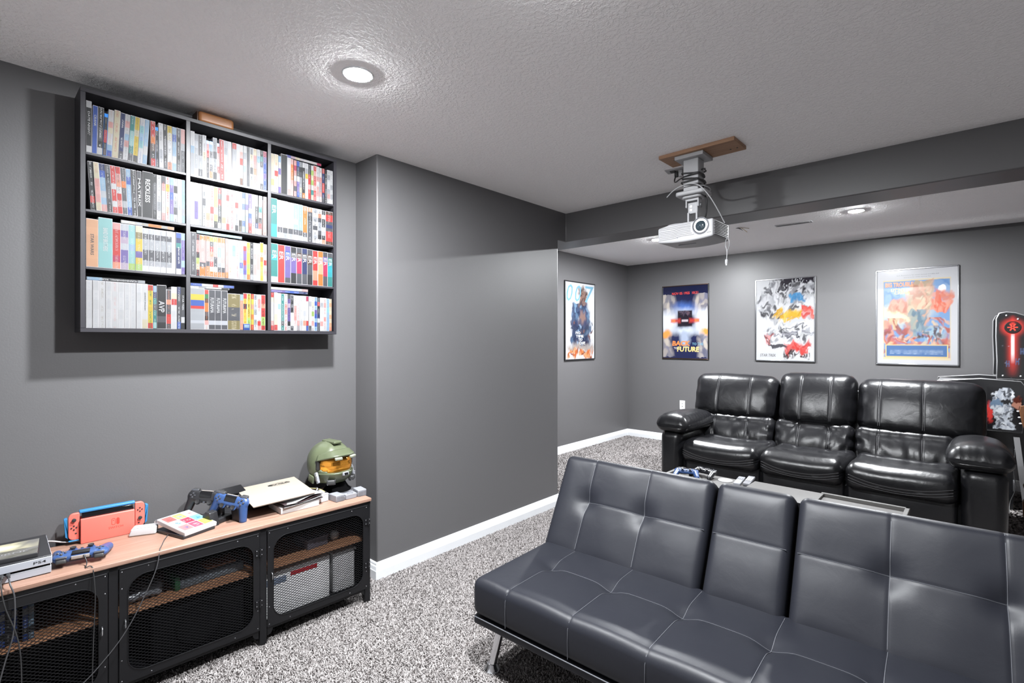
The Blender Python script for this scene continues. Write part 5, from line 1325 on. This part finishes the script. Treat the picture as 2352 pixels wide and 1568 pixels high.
for (x, y) in ((-.125, -.055), (.10, -.06), (.105, .07), (-.115, .075)):
    MB().tube([(.02 * np.sign(x), .02 * np.sign(y), -.380), (x * .7, y * .7, -.379), (x, y, -.386), (x, y, -.394)], .006, 8, smooth=4).build('spider_arm', M_pwhite, PM)
PJ = empty('projector', (-1.142, 2.792, 1.925), R(-2.0), 'white ribbed video projector hanging from the ceiling mount', 'projector')
PW_, PD_, PH_ = .318, .222, .094
def pj_fn(P):
    P = P.copy(); u = np.clip(P[:, 0] / (PW_ / 2), -1, 1)
    P[:, 2] -= np.where(P[:, 2] < -.03, .012 * (1 - u * u), 0)
    P[:, 0] *= 1 - .05 * np.clip(P[:, 2] / (PH_ / 2), 0, 1) * 0
    P[:, 2] -= np.where((P[:, 2] > .02) & (u < -.6), .012 * (-u - .6) / .4, 0)
    return P
MB().rbox((0, 0, PH_ / 2), (PW_, PD_, PH_), .010, .02, 3, fn=pj_fn).build('housing', M_pwhite, PJ, angle=50)
for k in range(8):
    z = .018 + .0090 * k; k0 = .004 * math.sin(k * 1.3)
    pts = []
    for x in np.linspace(-PW_ / 2 + .012, PW_ / 2 - .012, 46):
        if abs(x - .092) < .058 and abs(z - .062) < .058 and math.hypot(x - .092, z - .062) < .056: continue
        zz = z + .004 * math.tanh((x + .045 + k0) * 60) * (1 if k < 6 else .4); pts.append((x, -PD_ / 2 - .0004, zz))
    seg = [[]]
    for p in pts:
        if seg[-1] and p[0] - seg[-1][-1][0] > .02: seg.append([])
        seg[-1].append(p)
    rb = MB()
    for s_ in seg:
        if len(s_) > 2: MB().tube(s_, .0022, 5).build('front_rib', M_pwhite, PJ, angle=80)
ml = Matrix.Translation((.092, -PD_ / 2, .062)) @ Matrix.Rotation(R(90), 4, 'X')
MB().lathe([(.046, -.004), (.046, .003), (.0435, .005), (.0415, .004), (.0405, .001), (.040, -.006)], n=40, M=ml).build('lens_ring', M_gst2, PJ)
MB().lathe([(.0405, .001), (.039, .003), (.036, -.004), (.036, -.020), (.0, -.020)], n=36, M=ml).build('lens_barrel', M_gloss, PJ)
M_glass = mat('coated_glass', (.015, .03, .04), rough=.04, spec=.9, coat=1.0)
MB().lathe([(.036, -.008), (.030, .0), (.019, .0065), (.008, .009), (.0001, .0096)], n=36, M=ml).build('lens_glass', M_glass, PJ, angle=80)
for k in range(9):
    z = .014 + .0085 * k; MB().rbox((PW_ / 2 + .001, .0, z), (.005, PD_ - .03, .0042), .0015).build('side_louvre', M_pwhite, PJ)
    if k % 2 == 1 or k > 2: MB().rbox((PW_ / 2 + .0012, .050 + .012 * (k % 2), z + .0042), (.003, .050, .0034), .001).build('vent_slot', M_void, PJ)
MB().rbox((-.02, -.03, -.0125), (.10, .012, .003), .001).build('sensor_bar', M_gst2, PJ)
MB().cyl((-.04, -PD_ / 2 - .001, .014), (-.04, -PD_ / 2 + .003, .014), .004, n=14).build('front_button', M_gst2, PJ)
# cables round the column
cw = empty('wound_power_cable', (-1.143, 2.803, 2.24), 0, 'black power cord wound around the projector column', 'cable', 'projector cables')
pts = []
for k in range(5 * 16 + 1):
    a = 2 * math.pi * k / 16; q = .053 + .005 * math.sin(k * .9)
    cx, cy = math.cos(a), math.sin(a); rr_ = q / max(abs(cx), abs(cy)) ** .6
    pts.append((rr_ * cx, rr_ * cy,   .085 - .0010 * k + .010 * math.sin(a * .5 + 1)))
pts = [(-.19, .20, .172), (-.19, .17, .12), (-.15, .10, .085), (-.09, .05, .085)] + pts + [(.05, .02, -.03), (.062, .03, -.08), (.05, .05, -.16), (.02, .06, -.215)]
MB().tube(pts, .0042, 7, smooth=3).build('cord', M_cab, cw, angle=80)
MB().rbox((-.19, .20, .165), (.022, .020, .034), .004, 10, 2).build('plug', M_rub, cw)
wc = empty('video_cable', (-1.143, 2.803, 2.20), 0, 'white video cable draped over the mount down to the projector', 'cable', 'projector cables')
MB().tube([(-.14, -.045, .000), (-.09, -.060, .028), (-.02, -.075, .042), (.05, -.070, .030), (.10, -.045, -.03), (.135, .0, -.11), (.155, .05, -.178)], .0030, 7, smooth=6).build('cord', M_pwhite, wc, angle=80)
MB().tube([(.03, -.06, .040), (.075, .0, .030), (.07, .06, .020), (.0, .075, .010), (-.06, .06, .01)], .0028, 7, smooth=6).build('loop', M_pwhite, wc, angle=80)
hc = empty('dangling_cable', (-.972, 2.85, 1.945), 0, 'short white cable with a plug hanging below the projector', 'cable', 'projector cables')
MB().tube([(0, 0, .0), (-.010, 0, -.03), (-.011, 0, -.055), (-.003, 0, -.085), (-.005, 0, -.13)], .0025, 7, smooth=6).build('cord', M_pwhite, hc, angle=80)
MB().tube([(0, 0, .0), (.008, 0, -.03), (.007, 0, -.06), (-.003, 0, -.085)], .0022, 7, smooth=6).build('loop', M_pwhite, hc, angle=80)
MB().rbox((-.006, 0, -.140), (.013, .008, .024), .002).build('plug', M_pwhite, hc); MB().rbox((-.006, 0, -.157), (.007, .003, .010), .0008).build('plug_tip', M_steel, hc)
oc = empty('ceiling_outlet', (-1.335, 3.005, H), R(8), 'white power outlet plate on the ceiling beside the board', 'outlet')
MB().rbox((0, 0, -.003), (.125, .080, .006), .002).build('plate', M_pwhite, oc); MB().rbox((-.02, 0, -.008), (.034, .034, .005), .002).build('socket', M_rub, oc); MB().rbox((.028, .0, -.026), (.024, .03, .04), .003).build('cord_block', M_pwhite, oc)

# ------------------------------------------------------------------ small fittings
vt = empty('air_vent', (-1.155, 5.105, H), R(2), 'narrow white slotted air vent in the alcove ceiling', 'vent')
for b in ((-.148, .148, -.036, -.028, -.006, 0), (-.148, .148, .028, .036, -.006, 0), (-.148, -.136, -.028, .028, -.006, 0), (.136, .148, -.028, .028, -.006, 0)): MB().bb(*b).build('vent_frame', M_pwhite, vt)
MB().bb(-.137, .137, -.029, .029, -.001, .001).build('vent_back', M_void, vt)
sl = MB()
for k in range(24): sl.box((-.130 + .0113 * k, 0, -.004), (.0045, .058, .006), rot=(0, R(30), 0))
tag(sl.build('vent_slats', M_pwhite, vt), kind='stuff')
wt = empty('loose_wires', (-1.611, 4.951, H), 0, 'little tuft of loose wires poking from the alcove ceiling', 'wire')
for k, (x, y, z) in enumerate(((.05, .0, -.02), (.10, .01, -.05), (.07, -.03, -.035), (.12, .0, -.02))): MB().tube([(0, 0, 0), (x * .5, y * .5, -.006), (x, y, z)], .0022, 5, smooth=4).build('wire', (M_cab, mat('brass_wire', (.3, .22, .1), rough=.4))[k % 2], wt)
ol = empty('wall_outlet', (-2.769, YW, .508), 0, 'white outlet cover on the back wall left of recliner', 'outlet')
MB().rbox((0, -.003, 0), (.072, .006, .118), .002, 10, 2).build('plate', M_white, ol); MB().rbox((0, -.0065, 0), (.034, .002, .068), .0008).build('insert', M_trim, ol)
for z in (-.018, .018): MB().rbox((0, -.008, z), (.012, .001, .012), .0004).build('socket_slot', M_gst, ol)

# ------------------------------------------------------------------ arcade cabinet at the right edge
M_arc = mat('black_laminate_gloss', (.008, .008, .009), rough=.25)
M_edge = mat('silver_edge_strip', (.42, .42, .43), rough=.3, metal=.7)
AR = empty('arcade_cabinet', (.20, 5.60, 0), 0, 'black arcade cabinet with glowing red printed side at right edge', 'arcade cabinet')
head = [(-.005, 1.062), (0.0, 1.20), (-.006, 1.40), (-.004, 1.54), (.012, 1.582), (.05, 1.590), (.10, 1.582), (.16, 1.555), (.22, 1.500), (.30, 1.42), (.42, 1.36), (.46, 1.20), (.46, 1.062)]
body = [(-.38, .640), (-.38, 1.02), (-.10, 1.052), (.13, 1.040), (.155, 1.0), (.135, .640)]
Mxz = lambda y: Matrix(((1, 0, 0, 0), (0, 0, 1, y), (0, 1, 0, 0), (0, 0, 0, 1)))
for y in (0.0, .62):
    p = MB().prism(head, -.009, .009, M=Mxz(y)).build('head_panel', M_arc, AR)
    MB().tube([(x, y, z) for x, z in head], .0075, 6, closed=True).build('edge_strip', M_edge, p)
    p = MB().prism(body, -.009, .009, M=Mxz(y)).build('body_panel', M_arc, AR)
    MB().tube([(x, y, z) for x, z in body], .0075, 6, closed=True).build('edge_strip', M_edge, p)
MB().bb(-.37, .12, .01, .61, 1.00, 1.018).build('deck', M_edge, AR)
MB().bb(-.37, .10, .01, .61, .65, .66).build('base_board', M_arc, AR); MB().bb(.02, .44, .01, .61, 1.07, 1.45).build('monitor_block', M_arc, AR)
MB().bb(-.30, .09, .04, .58, 0.0, .64).build('riser', M_arc, AR)
MB().prism([(.090, .60), (.125, .60), (.185, .0), (.150, .0)], -.010, .010, M=Mxz(.012)).build('front_leg', M_edge, AR)
def beam_print(U, W):
    img = np.ones(U.shape + (3,)) * C('0c0c10', .35)
    d = np.abs(U - .18); g = np.exp(-(d / .055) ** 2) * np.clip(W * 3, 0, 1) * (W < .80); img = blend(img, C('e8382c', .5), g)
    img = blend(img, C('f6e0e0', .6), np.clip((.026 - d) / .01, 0, 1) * (W < .70) * np.clip((W - .22) * 6, 0, 1))
    r = np.hypot((U - .18) * .46, (W - .80) * .52); img = blend(img, C('e8382c', .5), np.exp(-(r / .066) ** 4)); img = blend(img, C('180808', .35), np.clip((.052 - r) / .006, 0, 1))
    img = blend(img, C('e8382c', .5), np.exp(-(d / .03) ** 2) * np.clip(1 - (W - .84) * 6, 0, 1) * (W > .84))
    for k in range(40):
        q = np.random.default_rng(k).uniform(size=3); img = blend(img, C('c8d0e8', .7), np.exp(-((U - q[0]) ** 2 + ((W - q[1]) * 1.1) ** 2) / .00003) * q[2])
    for (x, y) in ((.12, .22), (.24, .26), (.30, .42)): img = blend(img, C('4a5a80', .6), rectm(U, W, x - .022, x - .010, y - .05, y + .05, .006) + rectm(U, W, x + .010, x + .022, y - .05, y + .05, .006) + rectm(U, W, x - .02, x + .02, y - .008, y + .008, .006))
    return img
hp = [(x, z) for x, z in head]
pan = flat_print('head_print', .44, .50, beam_print, 90, 90, M_print_g, AR, Matrix.Translation((.006, -.0100, 1.070)) @ Matrix(((1, 0, 0, 0), (0, 0, -1, 0), (0, 1, 0, 0), (0, 0, 0, 1))))
# trim the print to the curved head outline
bmh = bmesh.new(); bmh.from_mesh(pan.data)
def head_z(x):
    xs = [p[0] for p in head[3:12]]; zs = [p[1] for p in head[3:12]]; return float(np.interp(x, xs, zs))
bmesh.ops.delete(bmh, geom=[v for v in bmh.verts if v.co.y + 1.070 > head_z(v.co.x + .006) - .012], context='VERTS'); bmh.to_mesh(pan.data); bmh.free()
rg = MB(); ctr = (.006 + .18 * .44, -.0108, 1.070 + .80 * .50)
rg.tube([(ctr[0] + .046 * math.cos(R(12 * k)), ctr[1], ctr[2] + .046 * math.sin(R(12 * k))) for k in range(30)], .0022, 4, closed=True)
rg.build('emblem_ring', ink('emblem_dark', '220606', .5), AR)
eb = MB()
for k in range(6): eb.box((ctr[0] + .017 * math.cos(R(60 * k)), ctr[1], ctr[2] + .017 * math.sin(R(60 * k))), (.026, .0012, .010), rot=(0, -R(60 * k), 0))
tag(eb.build('emblem_star', I_red, AR), kind='stuff')
for (x, z) in ((.05, 1.565), (.115, 1.535), (.03, 1.085), (.13, 1.085)): MB().ell((x, -.011, z), (.006, .003, .006), 10, 6).build('screw_cap', M_white, AR)
def body_print(U0, W0):
    U, W = warp(U0, W0, .14, 71)
    n = fbm(U, W, 30, 3); img = np.ones(U.shape + (3,)) * C('141318', .4)
    img = blend(img, C('c2302c', .7), ellm(U, W, .06, .42, .10, .22, .6))
    for (x, y, rx, ry) in ((.42, .84, .18, .13), (.45, .34, .24, .18), (.50, .10, .30, .12)): img = blend(img, C('c9ced6', .6), ellm(U, W, x, y, rx, ry, .2)); img = blend(img, C('2a2c34', .45), ellm(U, W, x + .02, y, rx * .6, ry * .25, .4) * n * 1.5)
    img = strokes(img, U, W, 73, 90, ['c9ced6', '8a909c', 'e4e8ee', '3a3d46', 'b0b6c0'], rectm(U, W, .15, .75, .02, .98, .05), .07, .55)
    img = blend(img, C('6f86a0', .5), ellm(U, W, .28, .62, .22, .08, .5)); img = blend(img, C('b8806c', .55), ellm(U, W, .86, .62, .12, .13, .35)); img = blend(img, C('5a2418', .5), ellm(U, W, .86, .74, .12, .05, .4)); img = blend(img, C('e8ecf4', .7), rectm(U, W, .68, .74, .78, .96, .01))
    return img
flat_print('body_print', .200, .335, body_print, 50, 80, M_print_g, AR, Matrix.Translation((-.062, -.0100, .655)) @ Matrix(((1, 0, 0, 0), (0, 0, -1, 0), (0, 1, 0, 0), (0, 0, 0, 1))))
# brown wooden pegged board leaning at the frame edge
M_brown = wood_mat('brown_varnish', (.16, .065, .025), (.10, .04, .015), .3, (20, 20, 3))
GT = empty('guitar', (.462, 5.22, 0), 0, 'brown wooden guitar leaning by the arcade cabinet at photo edge', 'guitar')
Mg = Matrix.Rotation(R(-8), 4, 'Y')
MB().prism([(-.032, .72), (-.040, .76), (-.042, .86), (-.03, .90), (.03, .90), (.042, .86), (.040, .76), (.032, .72)], -.008, .008, M=Mg @ Mxz(0)).build('headstock', M_brown, GT, bevel=.003)
MB().prism([(-.022, .30), (-.020, .73), (.020, .73), (.022, .30)], -.010, .010, M=Mg @ Mxz(0)).build('neck', M_brown, GT, bevel=.003)
MB().prism([(-.10, .02), (-.13, .10), (-.12, .20), (-.09, .25), (-.10, .32), (-.06, .38), (.06, .38), (.10, .32), (.09, .25), (.12, .20), (.13, .10), (.10, .02)], -.022, .022, M=Mg @ Mxz(0)).build('guitar_body', M_brown, GT, bevel=.006)
for s in (-1, 1):
    for k in range(3): MB().ell(Mg @ Vector((s * .048, -.002, .77 + .045 * k)), (.009, .006, .006), 10, 6).build('peg', M_white, GT)
sc = empty('paper_scrap', (.27, 5.70, 0), .6, 'small cream paper scrap on the carpet beside the recliner', 'paper')
MB().grid(lambda u, v: (-.03 + .06 * u, -.02 + .05 * v * (1 - .5 * u), .022 + .03 * u * v), 4, 4).build('sheet', M_cream, sc)
MB().grid(lambda u, v: (-.03 + .03 * u, -.02 + .02 * v, .020 + .02 * u), 3, 3).build('folded_corner', M_cream, sc)
cable('black lead hanging behind the right sofa arm', [(.300, 5.62, .50), (.292, 5.60, .35), (.30, 5.58, .20), (.270, 5.56, .09), (.262, 5.50, .02)], .003, M_cab)

# ------------------------------------------------------------------ on the coffee table
TT = .409
make_controller('game_controller', 'black game controller resting on the coffee table', M_cblk, frame((-1.352, 3.520, TT + .036), (1, -.25, 0), (.20, 1, .12)))
make_controller('game_controller', 'blue game controller mostly hidden behind the futon back', M_cblu, frame((-1.450, 3.430, TT + .036), (1, .35, 0), (-.35, 1, .08)))
for i, (x, y, lb) in enumerate(((-1.122, 3.520, 'slim grey remote control beside the keyed remote'), (-1.070, 3.550, 'dark remote control with rows of pale keys'))):
    rm = empty('remote_control', (x, y, TT), R(6), lb, 'remote control', 'remotes on the coffee table')
    MB().rbox((0, 0, .010 + .004 * i), (.044, .17 + .02 * i, .018), .005, 10, 2, rot=(R(2), 0, 0)).build('remote_body', (M_gst2, M_gst)[i], rm)
    for a in range(3):
        for b in range(4 + 2 * i): MB().rbox((-.013 + .013 * a, .075 - .020 * b, .0200 + .004 * i), (.009, .010, .003), .001).build('key', M_pw if i else M_gst, rm)
cs = empty('coaster', (-1.208, 3.500, TT), 0, 'round white coaster on the coffee table', 'coaster')
MB().lathe([(.044, 0), (.046, .002), (.045, .005)], n=32).build('disc', M_pw, cs); MB().tube([(.037 * math.cos(R(10 * k)), .037 * math.sin(R(10 * k)), .0052) for k in range(36)], .0008, 4, closed=True).build('rim_line', M_gst2, cs)
cs = empty('coaster', (-1.500, 3.505, TT), 0, 'round white coaster at left corner of coffee table', 'coaster')
MB().lathe([(.038, 0), (.040, .002), (.039, .005)], n=32).build('disc', M_pw, cs); MB().tube([(.031 * math.cos(R(10 * k)), .031 * math.sin(R(10 * k)), .0052) for k in range(36)], .0008, 4, closed=True).build('rim_line', M_gst2, cs)
# ------------------------------------------------------------------ carpet pile: twisted tufts standing on the floor
M_pile = attr_mat('carpet_yarn', rough=.9, spec=.1)
def pile(name, label, regions):
    Vs = []; Fs = []; Cs = []; off = 0
    for (x0, x1, y0, y1, sp, hgt, hole) in regions:
        nx, ny = int((x1 - x0) / sp), int((y1 - y0) / sp)
        gx, gy = np.meshgrid(np.arange(nx), np.arange(ny)); n = gx.size
        px = x0 + (gx.ravel() + rng.uniform(-.5, .5, n)) * sp; py = y0 + (gy.ravel() + rng.uniform(-.5, .5, n)) * sp
        k = np.ones(n, bool)
        for (a, b, c, d) in hole: k &= ~((px > a) & (px < b) & (py > c) & (py < d))
        px, py = px[k], py[k]; n = len(px)
        h = hgt * rng.uniform(.6, 1.25, n); ang = rng.uniform(0, 2 * np.pi, n); r = sp * rng.uniform(.65, 1.0, n)
        lx, ly = rng.normal(0, .45, n) * hgt, rng.normal(0, .45, n) * hgt
        P = np.zeros((n, 6, 3))
        for j in range(3):
            a = ang + j * 2.094
            P[:, j, 0] = px + r * np.cos(a) * .8; P[:, j, 1] = py + r * np.sin(a) * .8; P[:, j, 2] = 0.0005
            P[:, 3 + j, 0] = px + lx + r * np.cos(a + .9) * .55; P[:, 3 + j, 1] = py + ly + r * np.sin(a + .9) * .55; P[:, 3 + j, 2] = h
        base = np.array([[0, 1, 4, 3], [1, 2, 5, 4], [2, 0, 3, 5]]); tri = np.array([[3, 4, 5]])
        ids = (np.arange(n) * 6)[:, None, None] + off
        Fs.append(((ids + base).reshape(-1, 4), (ids + tri).reshape(-1, 3)))
        Vs.append(P.reshape(-1, 3))
        t = rng.uniform(0, 1, n); col = np.where(t[:, None] < .50, np.array(PILE_LT), np.where(t[:, None] < .86, np.array(PILE_MD), np.array(PILE_DK))) * rng.uniform(.85, 1.15, (n, 1))
        Cs.append(np.repeat(col, 6, axis=0)); off += n * 6
    V = np.concatenate(Vs); C_ = np.concatenate(Cs)
    q = np.concatenate([f[0] for f in Fs]); t = np.concatenate([f[1] for f in Fs])
    me = bpy.data.meshes.new(name)
    me.vertices.add(len(V)); me.vertices.foreach_set('co', V.astype(np.float32).ravel())
    nl = q.size + t.size; me.loops.add(nl); me.loops.foreach_set('vertex_index', np.concatenate([q.ravel(), t.ravel()]).astype(np.int32))
    nf = len(q) + len(t); me.polygons.add(nf)
    st = np.concatenate([np.arange(len(q)) * 4, q.size + np.arange(len(t)) * 3]).astype(np.int32)
    me.polygons.foreach_set('loop_start', st); me.update(calc_edges=True); me.validate()
    set_color(me, C_)
    o = mobj(name, me, M_pile, fl); tag(o, label, kind='stuff'); return o
PILE_LT, PILE_MD, PILE_DK = (.290, .272, .267), (.172, .158, .154), (.062, .054, .052)
pile('carpet_pile', 'speckled grey and white shaggy carpet pile on the floor',
     [(-2.66, -.70, .30, 3.40, .0060, .0075, [(-2.66, XP + .016, YP0 - .016, 3.40), (-2.66, -2.45, .55, 1.30), (-1.28, -.70, 1.75, 3.4), (-1.05, -.70, .30, .75)]),
      (XA + .02, -1.45, 3.40, YW - .02, .0110, .010, [(-2.05, -1.45, 4.4, 6.5)]),
      (-1.45, .50, 4.0, 6.3, .020, .015, [(-1.45, .17, 4.35, 6.3), (-1.45, .0, 4.0, 4.35)])])
